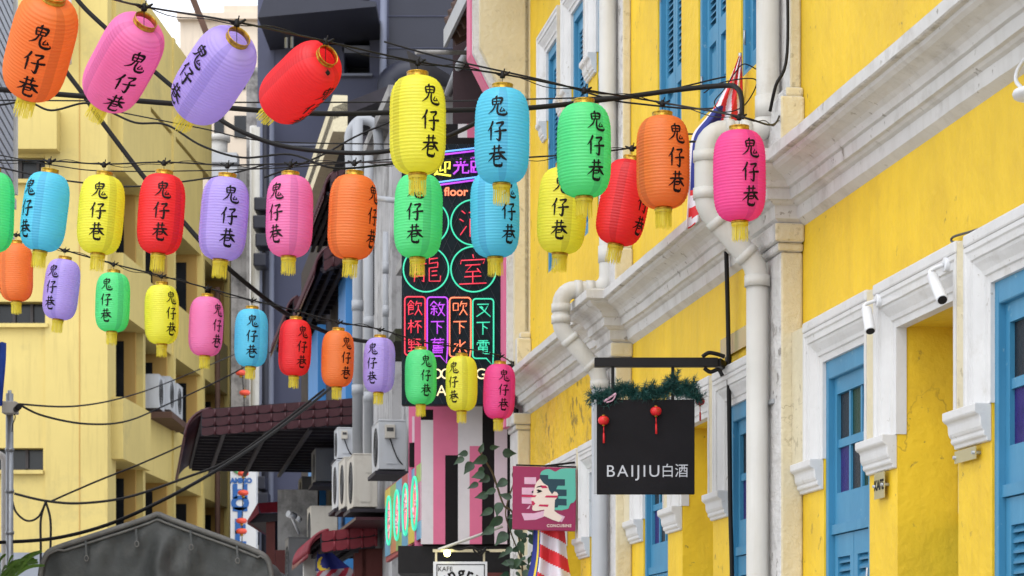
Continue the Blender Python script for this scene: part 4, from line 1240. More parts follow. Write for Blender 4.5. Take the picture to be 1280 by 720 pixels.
for k in range(6):
    a0_, a1_ = an + al * k / 6, an + al * (k + 1) / 6
    m.prism([SP_(a0_, ztop0 - .15), SP_(a1_, ztop0 - .15), SP_(a1_, ztop0), SP_(a0_, ztop0)], SP_(0, 0, .004) - SP_(0, 0, 0), keys.index(top[k]))
    m.prism([SP_(a0_, zbot0), SP_(a1_, zbot0), SP_(a1_, zbot0 + .15), SP_(a0_, zbot0 + .15)], SP_(0, 0, .004) - SP_(0, 0, 0), keys.index(bot[k]))
for k in range(7):
    a0_, a1_ = an + al * k / 7, an + al * (k + 1) / 7
    m.prism([SP_(a0_, zbot0 + .152), SP_(a1_, zbot0 + .152), SP_(a1_, ztop0 - .152), SP_(a0_, ztop0 - .152)], SP_(0, 0, .003) - SP_(0, 0, 0), keys.index(midc[k]))
m.build('board', list(SM.values()), SB)
G_mint = glow('mint neon', (.045, .60, .36), .5)
G_red = glow('red neon', (.8, .04, .075), .5)
G_purple = glow('violet neon', (.45, .06, .72), .55)
G_coral = glow('coral neon', (.9, .20, .09), .65)
G_yellow = glow('yellow neon', (.85, .78, .07), .7)
G_blue = glow('blue neon', (.14, .38, .85), .6)
G_cream = glow('warm white sign letters', (1.0, .80, .45), .42)
G_slice = glow('backlit pink oval', (.95, .16, .20), .55)
for k in range(4):
    ac = an + .36 + k * .70
    zc = 3.165
    m = MB(); m.tube([SP_(ac + .215 * math.cos(t), zc + .225 * math.sin(t), .02) for t in [2 * math.pi * q / 28 for q in range(28)]], .010, 8, closed=True)
    ov = m.build('neon_oval', G_mint, SB)
    m = MB(); pts_ = [SP_(ac + .15 * math.cos(t), zc + .195 * math.sin(t), .006) for t in [2 * math.pi * q / 24 for q in range(24)]]
    m.prism(pts_, SP_(0, 0, .006) - SP_(0, 0, 0)); m.build('oval_face', G_slice, ov)
    m = MB(); r5 = random.Random(k)
    for q in range(7):
        t, rr_ = r5.uniform(0, 6.28), r5.uniform(.03, .12)
        m.tube([SP_(ac + rr_ * math.cos(t), zc + rr_ * 1.2 * math.sin(t), .014), SP_(ac + rr_ * math.cos(t) + r5.uniform(-.05, .05), zc + rr_ * 1.2 * math.sin(t) + r5.uniform(-.06, .06), .014)], .013, 6)
    m.build('oval_marks', M_clad, ov)

# big neon sign -------------------------------------------------------------
YN = 19.55
NS = thing('neon_sign', 'tall dark sign with neon circles and rows of glowing Chinese lettering', 'sign', P(567, 505, YN))
m = MB(); m.box(wx(502, YN), wx(634, YN), YN, YN + .12, wz(506, YN), wz(180, YN)); bevel(m.build('panel', M_panel, NS), .004)
m = MB()
for k in range(-9, 14):                     # fine diagonal lattice in front of the backing
    for sg in (1, -1):
        x0 = 502 + k * 14; 
        pa, pb = (x0, 180), (x0 + sg * 150, 506)
        def clip(a, b):
            out = []
            for t in [q / 60 for q in range(61)]:
                x = a[0] + (b[0] - a[0]) * t; y = a[1] + (b[1] - a[1]) * t
                if 503 <= x <= 633: out.append((x, y))
            return out
        c_ = clip(pa, pb)
        if len(c_) > 1: m.beam(P(*c_[0], YN - .004), P(*c_[-1], YN - .004), .003, .003)
lat = m.build('lattice', M_navydark, NS)
m = MB()
for x in (506, 630):
    for y in (200, 350, 480): m.beam(P(x, y, YN + .1), P(x, y, YP + .05), .04, .04)
m.build('fixing', M_black, NS)
GL = {
 '龍': [[(3,0),(3.3,1)],[(1,1.6),(5,1.2)],[(2,2),(2.4,3)],[(4,1.8),(3.6,3)],[(.5,3.6),(5.3,3)],[(1.5,4.4),(1.3,9)],[(1.5,4.4),(4.5,4.1),(4.4,9),(3.8,8.6)],[(1.6,5.8),(4.4,5.6)],[(1.6,7.2),(4.4,7)],[(6.3,.5),(6.2,3),(9,2.6)],[(6.3,1.6),(9,1.2)],[(9,2.6),(9,4.2),(6.2,4.5),(6.2,8.8),(9.8,8.8),(9.9,7)],[(7,5.6),(8.8,5.4)],[(7,7),(8.8,6.8)]],
 '室': [[(5,0),(5.3,1.2)],[(1,3.2),(1.2,2),(9,1.6),(8.4,3)],[(2.5,3.6),(7.5,3.3)],[(4.6,3.6),(2.6,5.8),(7,5.5)],[(6.4,4.6),(7.6,6)],[(2.2,7.4),(7.8,7.1)],[(5,5.8),(5,9.6)],[(.5,9.8),(9.5,9.4)]],
 '酒': [[(1,.8),(2.2,1.8)],[(.3,3.6),(1.6,4.4)],[(.5,9),(2.6,6)],[(3.4,1.4),(9.6,1)],[(3.8,3.6),(3.8,9.4),(9.4,9.4),(9.4,3.4),(3.8,3.6)],[(5.6,1.4),(5.5,5.6)],[(7.4,1.3),(7.4,5.2),(9,5.4)],[(4,7.3),(9.2,7.2)]],
 '飲': [[(2.4,0),(.2,3.2)],[(2.4,.2),(4.6,2.4)],[(2.4,2),(2.6,2.8)],[(1,3.4),(4,3.3),(4,6),(1,6.1)],[(1,3.4),(1,9.4),(4,8.4)],[(1,4.7),(4,4.6)],[(6.4,.4),(5.4,3.4)],[(6,2),(9.6,1.8),(9,3.6)],[(7.4,3),(7.2,6),(5,9.6)],[(7.3,5.6),(9.8,9.6)]],
 '杯': [[(.4,3),(4.4,2.7)],[(2.4,.4),(2.4,9.6)],[(2.3,3.4),(.2,7)],[(2.6,4),(4.2,5.6)],[(5,1.6),(9.6,1.3)],[(7.6,1.5),(4.8,5.8)],[(7.2,3.4),(7.2,9.6)],[(7.8,4),(9.8,5.8)]],
 '野': [[(.8,.8),(4.6,.7),(4.6,4.6),(.8,4.7),(.8,.8)],[(2.7,.8),(2.7,9)],[(.8,2.7),(4.6,2.6)],[(.7,6.6),(4.8,6.4)],[(.2,9.2),(5,8.6)],[(5.6,1),(9,.8),(7.4,2.8)],[(6.2,2.4),(8,3.6)],[(5.4,4.4),(9.6,4.2),(9,5.6)],[(7.5,4.3),(7.5,9.4),(6.2,8.8)]],
 '敘': [[(2.6,0),(.2,3)],[(2.6,.2),(5,2.6)],[(1.4,3.4),(4,3.3)],[(.6,5.2),(4.8,5)],[(2.7,3.4),(2.7,9.2),(2,8.6)],[(1.6,6.4),(.6,8.4)],[(3.8,6.2),(4.8,7.8)],[(6.6,.6),(5.4,3.6)],[(6.2,2.4),(9.8,2.2)],[(8.8,2.4),(7.6,6.4),(5.2,9.6)],[(6.2,4),(7.6,7),(9.8,9.6)]],
 '下': [[(.4,1.2),(9.6,1)],[(4.8,1.2),(4.8,9.6)],[(5,3.6),(8,5.4)]],
 '舊': [[(.6,1.2),(9.4,1)],[(3.2,0),(3.2,2)],[(6.8,0),(6.8,2)],[(3,2.2),(1,4.2)],[(2.4,3),(9,2.9)],[(2.3,3),(2.3,6.4)],[(5.6,2.9),(5.6,6.2)],[(2.4,4),(8.6,4)],[(2.4,5.1),(8.6,5.1)],[(2.3,6.3),(9.2,6.2)],[(2,7.2),(2,9.6),(8.2,9.6),(8.2,7.2),(2,7.2)],[(2,8.4),(8.2,8.4)]],
 '吹': [[(.6,2),(3.8,1.9),(3.8,6.4),(.6,6.6),(.6,2)],[(6.2,.4),(5,3.8)],[(5.8,2.2),(9.6,2),(8.8,4)],[(7.3,3.2),(7,6),(4.6,9.6)],[(7.2,5.8),(9.8,9.6)]],
 '水': [[(5,.4),(5,9.2),(3.8,8.6)],[(.8,3.4),(3.8,3.2),(.4,8.6)],[(8.8,1.8),(5.4,4.4)],[(5.4,4.6),(9.8,8.8)]],
 '叉': [[(1,1.6),(8.6,1.4),(6,6),(.6,9.6)],[(2.6,3),(9.8,9.6)],[(3.6,2.8),(5,4.2)]],
 '電': [[(1.6,.6),(8.4,.5)],[(.8,3.4),(.8,1.9),(9.2,1.8),(9,3.2)],[(5,.6),(5,4)],[(2.4,2.8),(3.8,2.8)],[(6.2,2.8),(7.6,2.8)],[(2.4,3.8),(3.8,3.8)],[(6.2,3.8),(7.6,3.8)],[(1.8,4.9),(8,4.9),(8,8),(1.8,8),(1.8,4.9)],[(1.8,6.4),(8,6.4)],[(4.9,4.9),(4.9,9.5),(9.4,9.5),(9.5,8.4)]],
 '迎': [[(1,.6),(2,1.6)],[(.4,3.4),(2.4,3.3),(1.4,5.4),(2.2,7.2),(.4,9)],[(1.6,8.2),(9.8,9.4)],[(5.4,.8),(3.8,2.2),(3.8,6.8),(5.6,6)],[(6.6,1.6),(9.2,1.4),(9,5.6),(8,5)],[(6.6,1.6),(6.6,7.6)]],
 '光': [[(5,.2),(5,4)],[(2,1.2),(3.2,3)],[(8,1),(6.8,3)],[(.6,4.4),(9.4,4.1)],[(3.8,4.4),(3.4,7),(.6,9.6)],[(6.2,4.4),(6.2,8.8),(9.6,8.8),(9.7,7.4)]],
 '臨': [[(3.8,.6),(.8,.7),(.8,9.4),(4,9.2)],[(.8,3),(3.4,3),(3.4,6.4),(.8,6.5)],[(2.2,.7),(2.2,3)],[(2.2,6.4),(2.2,9.3)],[(6,.4),(4.6,3)],[(5.6,1.8),(9.6,1.7)],[(5.6,3.4),(8.8,3.3),(8.8,5.2),(5.6,5.3),(5.6,3.4)],[(4.8,6.4),(7,6.3),(7,9),(4.8,9.1),(4.8,6.4)],[(7.6,6.3),(9.7,6.2),(9.7,9),(7.6,9.1),(7.6,6.3)]],
}
NR_ = .0044
def neon_chars(mt, items, r=NR_):
    m = MB()
    for ch, cx, cy, sz in items:
        for st in GL[ch]:
            m.tube([P(cx + (x - 5) * sz / 10, cy + (y - 5) * sz / 10, YN - .03) for x, y in st], r, 6)
    m.build('neon_lettering', mt, NS)
def neon_path(mt, paths, closed=True, r=.0058, name='neon_outline'):
    for p in paths:
        m = MB(); m.tube([P(x, y, YN - .03) for x, y in p], r, 8, closed=closed); m.build(name, mt, NS)
def circ(cx, cy, r): return [(cx + r * math.cos(t), cy + r * math.sin(t)) for t in [2 * math.pi * q / 48 for q in range(48)]]
neon_path(G_mint, [circ(532.5, 278, 28.3), circ(592, 278, 28.3), circ(532.5, 336.5, 28.3), circ(592, 336.5, 28.3)])
neon_chars(G_red, [('龍', 532, 337, 38), ('室', 591, 337, 38), ('酒', 592, 279, 37)])
neon_path(G_red, [[(543, 284), (552, 280)]], False, NR_)
def rbox(x0, y0, x1, y1, tail=None):
    r = 4; o = []
    for cx, cy, a0 in ((x1 - r, y0 + r, -90), (x1 - r, y1 - r, 0), (x0 + r, y1 - r, 90), (x0 + r, y0 + r, 180)):
        if a0 == 0 and tail: o += [(x1, y1 - 8), tail, (x1 - 9, y1)]; continue
        o += [(cx + r * math.cos(R(a0 + q * 22.5)), cy + r * math.sin(R(a0 + q * 22.5))) for q in range(5)]
    return o
neon_path(G_red, [rbox(506, 371, 531.5, 444)], r=.0058)
neon_path(G_purple, [rbox(534, 371.5, 559.5, 445, (558, 454))], r=.0058)
neon_path(G_coral, [rbox(562, 372, 588.5, 446, (586, 455))], r=.0058)
neon_path(G_mint, [rbox(591, 373.5, 617, 448, (616, 457))], r=.0058)
neon_chars(G_red, [('飲', 518.5, 385, 19), ('杯', 518.5, 408, 18), ('野', 518.5, 431.5, 18)], .0044)
neon_chars(G_purple, [('敘', 547, 386, 19), ('下', 547, 409, 18), ('舊', 547, 432, 19)], .0044)
neon_chars(G_coral, [('吹', 575, 385, 19), ('下', 575, 409, 18), ('水', 575, 433, 18)], .0044)
neon_chars(G_mint, [('叉', 604, 387, 19), ('下', 604, 410, 18), ('電', 604, 434, 18)], .0044)
neon_chars(G_yellow, [('迎', 553, 210, 22)], .0075)
neon_chars(G_purple, [('光', 576, 208, 21), ('臨', 598, 206, 21)], .0075)
neon_path(G_blue, [[(510, 195), (628, 181)], [(510, 233), (628, 217)]], False, .007)
neon_path(G_purple, [[(510, 198.5), (628, 184.5)], [(510, 236.5), (628, 220.5)]], False, .007)
def TM(px, py, Y): return Matrix.Translation(P(px, py, Y)) @ Matrix.Rotation(R(90), 4, 'X')
m = MB(); put_text(m, 'floor', .098, TM(570, 240, YN - .02), bold=.002); m.build('sign_lettering', G_coral, NS)
for ch, x, y in (('D', 546, 468), ('O', 558, 468), ('G', 601, 468), ('A', 552, 489)):
    m = MB(); put_text(m, ch, .125, TM(x, y, YN - .02)); m.build('sign_lettering', G_cream, NS)

# cafe sign -------------------------------------------------------------------
YK = 18.9
KS = thing('cafe_sign', 'white framed sign with KAFE lettering hanging under the pink striped cladding', 'sign', P(575, 745, YK))
m = MB(); m.box(wx(541.5, YK), wx(609, YK), YK, YK + .04, wz(752, YK), wz(702, YK)); m.build('board', M_whitemetal, KS)
m = MB()
for x0, x1, y0, y1 in ((545.5, 606, 705.2, 706.2), (545.5, 606, 747.5, 748.5), (545.5, 546.6, 706.2, 747.5), (604.9, 606, 706.2, 747.5)):
    m.box(wx(x0, YK), wx(x1, YK), YK - .003, YK - .0005, wz(y1, YK), wz(y0, YK))
m.build('border_line', M_ink, KS)
m = MB(); put_text(m, 'KAFE', .052, TM(556.5, 711.5, YK - .004)); m.build('lettering', M_ink, KS)
m = MB()
cx, cy, rr_ = 576.5, 747, 31
for ch, deg in (('u', -44), ('n', -23), ('g', 0), ('r', 20), ('y', 42)):
    a = R(deg)
    put_text(m, ch, .125, TM(cx + rr_ * math.sin(a), cy - rr_ * math.cos(a), YK - .004) @ Matrix.Rotation(-a, 4, 'Z'), bold=.003)
m.build('lettering', M_ink, KS)
m = MB(); m.box(wx(541, YK), wx(634, YK), YK + .0, YK + .03, wz(690, YK), wz(686.5, YK)); m.build('arm', M_cream, KS)
m = MB()
for x in (545, 605): m.box(wx(x - 1.3, YK), wx(x + 1.3, YK), YK + .005, YK + .025, wz(702, YK), wz(690, YK))
m.build('hanger', M_cream, KS)
m = MB(); m.tube([P(548, 687, YK), P(582, 675, YK + .1), P(628, 658, YK + .2)], .012, 6); m.build('stay_rod', M_pvc, KS)
m = MB(); m.tube([P(x, y, YK - .03) for x, y in smooth_line([(562, 684), (575, 687), (590, 683), (600, 690), (608, 684), (600, 694), (592, 686), (612, 690)], 5)], .008, 6); m.build('wire_tangle', M_cable, KS)
LB = MB(); LB.lathe([(0, .03), (.022, .02), (.028, 0), (.02, -.022), (0, -.03)], 16, P(559, 691.5, YK - .02))
props(LB.build('lit_bulb', glow('lit bulb', (1.0, .95, .35), 4.0)), 'small glowing yellow bulb under the arm of the white cafe sign', 'bulb')

# ------------------------------------------------------------------ far shophouses on the right-hand row (seen edge-on)
ST = thing('stained_shophouse', 'mould stained white shophouse with pipes, beyond the pink striped shop', 'building', FAC @ Vector((fa(25), 0, 0)), FAC)
m = MB(FAC); m.box(fa(26.9), fa(32.8), -5, 0, 0, 8.2); m.box(fa(27.2), fa(27.5), 0, .10, 0, 8.1); m.box(fa(23.2), fa(26.88), -5, -.02, 0, 6.2)
m.build('wall', M_stain, ST)
m = MB(FAC); m.box(fa(23.9), fa(25.4), .0, .42, 5.05, 5.17); m.build('ledge', M_moss, ST)
m = MB(FAC)
for (y0, y1, z0, z1) in ((24.1, 25.3, 3.4, 4.95), (30.2, 31.2, 6.3, 7.4)): m.box(fa(y0), fa(y1), .002, .012, z0, z1)
m.build('window', M_window, ST)
m = MB(FAC); m.box(fa(26.8), fa(32.8), -4.9, .18, 8.2, 8.33); m.box(fa(23.1), fa(26.79), -4.9, .1, 6.2, 6.3); m.build('roof_slab', M_conc, ST)
def pipe(label, px, y0, y1, Y, r, mt=M_pvcgrey, dx=0):
    m = MB(); m.tube([P(px + dx, y0, Y), P(px, y1, Y)], r, 14)
    a = P(px + dx, y0, Y); b = P(px, y1, Y)
    for t in (.25, .55, .8):
        c = a.lerp(b, t); m.tube([c + Vector((0, 0, .06)), c - Vector((0, 0, .06))], r * 1.14, 14)
    return props(m.build('wall_pipe', mt), label, 'pipe', 'white pipes on the stained shophouse')
pipe('left thick white pipe rising above the air conditioners', 447, 150, 572, 28.2, .062)
pipe('right thick white pipe beside the stained wall', 461, 195, 572, 28.0, .055)
pipe('short white pipe beside the moss covered ledge', 482, 290, 470, 25.5, .03)
m = MB(); m.tube([P(x, y, 28.4) for x, y in smooth_line([(440, 235), (437, 190), (438, 165), (452, 150), (470, 158), (474, 190)], 6)], .06, 12)
props(m.build('bent_duct', M_pvcgrey), 'bent white duct at the top of the stained shophouse beside the roof edge', 'duct')
m = MB(); m.tube([P(472, 248, 26), P(497, 251, 25)], .03, 8); props(m.build('pipe_stub', M_pvcgrey), 'grey pipe stub poking out beside the green lantern', 'pipe')

BS = thing('blue_shophouse', 'shaded shophouse with sky blue pillars beyond the white pipes', 'building', FAC @ Vector((fa(36), 0, 0)), FAC)
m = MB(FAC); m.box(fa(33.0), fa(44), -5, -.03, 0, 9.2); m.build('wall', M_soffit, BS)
for y0, y1 in ((33.2, 34.4), (38.3, 40.4)):
    m = MB(FAC); m.box(fa(y0), fa(y1), -.03, .10, 0, 7.4); m.build('pillar', M_skyblue, BS)
# pale eave line high up
m = MB(FAC); m.box(fa(32.9), fa(39.5), .10, .30, 9.22, 9.72); m.build('eave', M_cream, BS)
m = MB(FAC); m.prism([(fa(32.9), .30, 9.38), (fa(32.9), -3, 10.8), (fa(32.9), -3, 10.95), (fa(32.9), .30, 9.55)], (fa(6.6), 0, 0)); m.build('roof', M_soffit, BS)

def awning(name, label, a0, a1, n0, n1, z, dz, val, mt, rnd=.25, group=None, drop=.0):
    """street awning: tile roof sheet, dark boarded underside, tiled valance on the near end and along the outer edge"""
    T = thing(name, label, 'awning', FAC @ Vector((a0, n0, z)), FAC, group)
    prof = [(n0, z + dz)]
    for k in range(9):
        t = k / 8
        prof.append((n1 - rnd + rnd * math.sin(t * math.pi / 2), z + dz * (1 - (n1 - rnd - n0) / (n1 - n0)) * (1 - t) - (val * (1 - math.cos(t * math.pi / 2)))))
    m = MB(FAC)
    top = prof; 
    m.prism([(a0, n, q) for n, q in top] + [(a0, n, q - .04) for n, q in reversed(top)], (a1 - a0, 0, 0), 0, True)
    m.build('roof_sheet', mt, T)
    # near-end valance of tiles
    m = MB(FAC)
    nt_ = max(3, int((n1 - n0) / .2))
    nr_ = max(2, int(round(val / .13)))
    for row in range(nr_):
        for k in range(nt_):
            q0, q1 = n0 + (n1 - rnd * .6 - n0) * k / nt_, n0 + (n1 - rnd * .6 - n0) * (k + 1) / nt_
            zt0 = z + dz * (1 - (q0 - n0) / (n1 - n0)); zt1 = z + dz * (1 - (q1 - n0) / (n1 - n0))
            h = val / nr_
            g_ = (q1 - q0) * .07
            zl, zr = zt0 - h * row, zt1 - h * row
            b_ = h - .012
            ct = [(q0 + g_, zl), (q1 - g_, zr), (q1 - g_, zr - b_ * .8), (q1 - g_ * 3, zr - b_ * .95), ((q0 + q1) / 2, (zl + zr) / 2 - b_ * 1.0), (q0 + g_ * 3, zl - b_ * .95), (q0 + g_, zl - b_ * .8)]
            m.prism([(a0 - .030, n, q) for n, q in ct], (.015, 0, 0))
            m.tube([(a0 - .024, q0, zl), (a0 - .024, q0, zl - b_)], .018, 6)
    bk_ = MB(FAC); bk_.prism([(a0 - .012, n0, z + dz), (a0 - .012, n1 - rnd * .6, z + dz * .15), (a0 - .012, n1 - rnd * .6, z + dz * .15 - val), (a0 - .012, n0, z + dz - val)], (.01, 0, 0)); bk_.build('valance_board', M_soffit, T)
    m.build('valance', mt, T)
    m = MB(FAC)
    for k in range(int((a1 - a0) / .22)):
        aa = a0 + k * .22
        m.tube([(aa, n, q + .01) for n, q in prof[1:]], .022, 6)
    m.build('edge_tiles', mt, T)
    m = MB(FAC)
    m.box(a0 + .05, a1 - .05, n0, n1 - rnd * .6, z - .10 - drop, z - .06 - drop)
    for k in range(int((a1 - a0) / .45)):
        m.box(a0 + .1 + k * .45, a0 + .16 + k * .45, n0, n1 - rnd * .7, z - .17 - drop, z - .10 - drop)
    for k in range(1, 4):
        q = n0 + (n1 - n0) * k / 4
        m.box(a0 + .06, a1 - .06, q, q + .05, z - .22 - drop, z - .171 - drop)
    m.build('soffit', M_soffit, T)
    return T
awning('street_awning', 'wide maroon tiled awning with dark underside projecting over the street', fa(32.3), fa(39.6), .05, 2.32, 5.28, .22, .36, M_tile, .35)
awning('street_awning', 'upper small maroon tiled awning behind the orange lantern on the middle string', fa(33.0), fa(37.6), .0, .55, 7.55, .25, .3, M_tile, .2, 'small tiled awnings')
awning('street_awning', 'lower small maroon tiled awning above the sky blue pillars', fa(38.2), fa(42.5), .0, .62, 7.75, .2, .3, M_tile, .2, 'small tiled awnings')
awning('street_awning', 'topmost dark tiled awning under the pale eave line', fa(33.5), fa(38.0), .0, .38, 8.7, .2, .25, M_tile, .15, 'small tiled awnings')
awning('street_awning', 'low bright red tiled awning with a flag hanging beneath it', fa(29.0), fa(32.0), .10, .92, 3.46, .10, .26, M_tilered, .25)
m = MB(FAC); m.box(fa(29.2), fa(29.4), .0, .25, 0, 3.3); m.box(fa(29.2), fa(29.4), .20, .34, 2.3, 3.3)
m.build('awning_pier', M_redwall, ST)
m = MB(FAC); m.box(fa(30.6), fa(30.75), .72, .86, 0, 3.3); m.box(fa(30.9), fa(31), .1, .7, 0, 3.1, 0); m.build('awning_post', M_pvc, ST)
def c3(u, v):
    if v < .5:
        e = ((u - .25) / .22) ** 2 + ((v - .36) / .16) ** 2; e2 = ((u - .34) / .17) ** 2 + ((v - .34) / .13) ** 2
        return 3 if e < 1 and e2 > 1 else 2
    return 0 if int((v + u * .5) * 11) % 2 == 0 else 1
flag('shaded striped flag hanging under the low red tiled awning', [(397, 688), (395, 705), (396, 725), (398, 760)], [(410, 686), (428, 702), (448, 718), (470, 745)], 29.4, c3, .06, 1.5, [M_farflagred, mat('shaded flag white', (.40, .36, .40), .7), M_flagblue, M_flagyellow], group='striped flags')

# air conditioners --------------------------------------------------------------
def ac_unit(label, a, n, z, mt, w=.80, d=.30, h=.56, box=False, tray=True, M=None):
    """outdoor unit on a bracket; a,n,z: near inner lower corner in facade metres"""
    M = M or FAC
    T = thing('air_conditioner', label, 'air conditioner', M @ Vector((a + w / 2, n + d / 2, z)), M, 'outdoor air conditioners')
    m = MB(M); m.box(a, a + w, n, n + d, z, z + h); m.box(a - .004, a + w + .004, n - .004, n + d + .004, z + h, z + h + .018)
    bevel(m.build('casing', mt, T), .008)
    m = MB(M); m.box(a - .006, a, n + d * .25, n + d * .5, z + h * .66, z + h * .86); m.box(a - .008, a - .001, n + d * .28, n + d * .72, z + .06, z + h * .5)
    m.build('end_panel', mt, T)
    m = MB(M)
    c = (a + w * .36, n + d + .004, z + h * .5); rr_ = h * .40
    for k in range(6):
        r0 = rr_ * (k + 1) / 6
        m.tube([(c[0] + r0 * math.cos(t), c[1], c[2] + r0 * math.sin(t)) for t in [2 * math.pi * q / 20 for q in range(20)]], .006, 5, closed=True)
    for q in range(8):
        t = q * math.pi / 4; m.tube([c, (c[0] + rr_ * math.cos(t), c[1], c[2] + rr_ * math.sin(t))], .005, 5)
    m.build('fan_grille', M_grill, T)
    if box:
        m = MB(M); m.box(a - .06, a - .006, n + d * .42, n + d * .78, z + h * .64, z + h * .92); bx = m.build('meter_box', M_acold, T); bevel(bx, .006)
        m = MB(M); m.box(a - .064, a - .06, n + d * .48, n + d * .72, z + h * .78, z + h * .86); m.build('meter_window', M_grill, bx)
        m = MB(M); m.tube(smooth_line([(a - .03, n + d * .6, z + h * .64), (a - .02, n + d * .45, z + h * .4), (a - .03, n + d * .3, z + h * .2), (a + .02, n + .02, z + .04)], 5), .007, 6); m.build('lead', M_cable, T)
    if tray:
        m = MB(M); m.box(a - .05, a + w + .05, -.02, n + d + .04, z - .06, z - .02); m.build('bracket', M_soffit, T)
    return T
def acp(px, py, Y, n=0):
    """facade coordinates of a pixel at a depth"""
    q = FAC.inverted() @ P(px, py, Y); return q
for lab, x0, x1, y0, y1, Y, mt, w, bx in (
    ('white outdoor unit with a meter box right of the thick white pipes', 472.5, 508, 527, 587, 26.0, M_ac, .75, True),
    ('nearest beige outdoor unit in the row above the low red awning', 441, 472, 569, 634, 27.6, M_acold, .8, False),
    ('second beige outdoor unit in the row above the low red awning', 430, 452, 573, 634, 28.8, M_acold, .8, False),
    ('farthest beige outdoor unit in the row above the low red awning', 421, 444, 576, 634, 30.0, M_ac, .8, False),
    ('white outdoor unit with a meter box under the wide maroon awning', 421.5, 443, 536, 573, 30.5, M_ac, .5, True),
    ('dark outdoor unit in shade below the wide maroon awning', 394, 424, 562, 602, 34.0, M_acdark, .8, False),
    ('dark outdoor unit at the left end under the wide maroon awning', 377, 398, 597, 632, 37.0, M_acdark, .8, False),
    ('large pale cabinet below the dark outdoor units', 388, 422, 634, 690, 33.2, M_acold, .7, False),
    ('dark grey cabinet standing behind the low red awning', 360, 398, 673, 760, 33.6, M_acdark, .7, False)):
    p0, p1 = acp(x1, y1, Y), acp(x0, y0, Y)
    ac_unit(lab, p0.x, p0.y, p0.z, mt, w, max(.2, p1.y - p0.y), p1.z - p0.z, bx, tray=(y1 < 640))
m = MB(FAC); q = acp(470, 640, 27.6); m.box(q.x - .1, q.x + 3.2, .0, .48, q.z - .10, q.z - .065); m.build('unit_shelf', M_tile, ST)
# small side roof and concrete stub wall
T = thing('concrete_stub_wall', 'short black stained concrete wall with a small maroon roof beside it', 'wall', P(370, 860, 36))
m = MB(); m.box(wx(347, 36), wx(397, 36), 36, 36.3, 0, wz(612, 36)); m.build('wall', M_conc, T)
m = MB(); m.box(wx(345, 36), wx(378, 36), 35.9, 35.99, 0, wz(688, 36)); m.build('lower_render', M_redwall, T)
T2 = thing('small_roof', 'small maroon lean-to roof left of the stained concrete wall', 'roof', P(330, 655, 37))
m = MB(); m.prism([P(322, 629, 36.4), P(348, 627, 36.4), P(348, 640, 36.2), P(326, 641, 36.2)], (0, .06, 0)); m.prism([P(322, 629, 36.4), P(309, 651, 36.4), P(309, 655, 36.4), P(324, 641, 36.4)], (0, 3.0, 0)); m.build('tiles', M_tilered, T2)
m = MB(); m.prism([P(311, 654, 36.5), P(347, 651, 36.5), P(347, 641, 36.5), P(325, 642, 36.5)], (0, 2.8, 0)); m.build('soffit', M_soffit, T2)
m = MB(); m.box(wx(336, 37), wx(347, 37), 36.6, 39, 0, wz(650, 37)); m.build('post', M_redwall, T2)
T3 = thing('wall_camera', 'small white camera on a slanting arm fixed to the stained concrete wall', 'camera', P(366, 650, 35.8))
m = MB(); m.tube([P(374, 667, 35.9), P(363, 643, 35.6)], .022, 8); m.build('arm', M_whitemetal, T3)
m = MB(); m.tube([P(360, 642, 35.5), P(369, 646, 35.6)], .05, 12); m.build('housing', M_whitemetal, T3)
m = MB(); m.tube([P(372, 648, 35.8), P(375, 650, 35.85)], .04, 12); m.build('junction_box', M_whitemetal, T3)

# ------------------------------------------------------------------ navy building closing the street
YV = 62.0
NB = thing('navy_building', 'tall navy rendered building closing the street behind the lanterns', 'building', P(480, 860, YV))
m = MB()
X0, X1 = wx(322, YV), wx(700, YV)
def vbox(x0, x1, y0, y1, d0, d1, k=0): m.box(wx(x0, YV), wx(x1, YV), YV + d0, YV + d1, wz(y1, YV), wz(y0, YV), k)
vbox(322, 700, 96, 860, 0, 12); vbox(322, 700, -60, -20, 0, 12)
vbox(322, 343, -20, 96, 0, 12); vbox(462, 700, -20, 96, 0, 12); vbox(343, 462, -20, 96, 1.6, 12)
vbox(343, 428, 56, 96, .02, .3); vbox(424, 430, 14, 96, 0, 1.6)
m.build('wall', M_navy, NB)
m = MB(); vbox(343, 424, 20, 56, 1.5, 1.58); vbox(430, 462, 18, 57, 1.5, 1.58); vbox(430, 462, 66, 93, 1.5, 1.58); m.build('window', M_window, NB)
m = MB(); vbox(360, 424, 24, 31, 1.40, 1.49); m.build('skylight_slot', M_clad, NB)
m = MB()
for k in range(9): m.beam(P(360 + k * 7.1, 31, YV + 1.3), P(364 + k * 7.1, 24, YV + 1.3), .04, .04)
m.build('truss', M_navydark, NB)
m = MB(); vbox(428, 463, 57, 66, 0, 1.58); vbox(426, 466, 94, 97, -.2, .0); m.build('sill', M_navytrim, NB)
m = MB(); m.prism([P(322, 22, YV - 3), P(470, 8, YV - 3), P(470, 2, YV - 3), P(334, -14, YV - 3)], (0, 4.5, 0)); m.build('canopy', M_navydark, NB)
m = MB()
for x in (358, 365): m.tube([P(x, 8, YV - 1), P(x, 60, YV - 1)], .045, 8)
m.tube([P(362, 0, YV - 1.2), P(367, 40, YV - 1.2)], .02, 6)
m.build('canopy_post', M_steel, NB)
m = MB()
for y in (180, 300, 420): vbox(322, 700, y, y + 2.5, -.04, .0)
m.build('string_course', M_navytrim, NB)
m = MB()
for (x0, x1, y0, y1) in ((440, 452, 88, 93), (453, 458, 86, 93)): vbox(x0, x1, y0, y1, .9, 1.2)
m.build('stored_goods', M_redwall, NB)
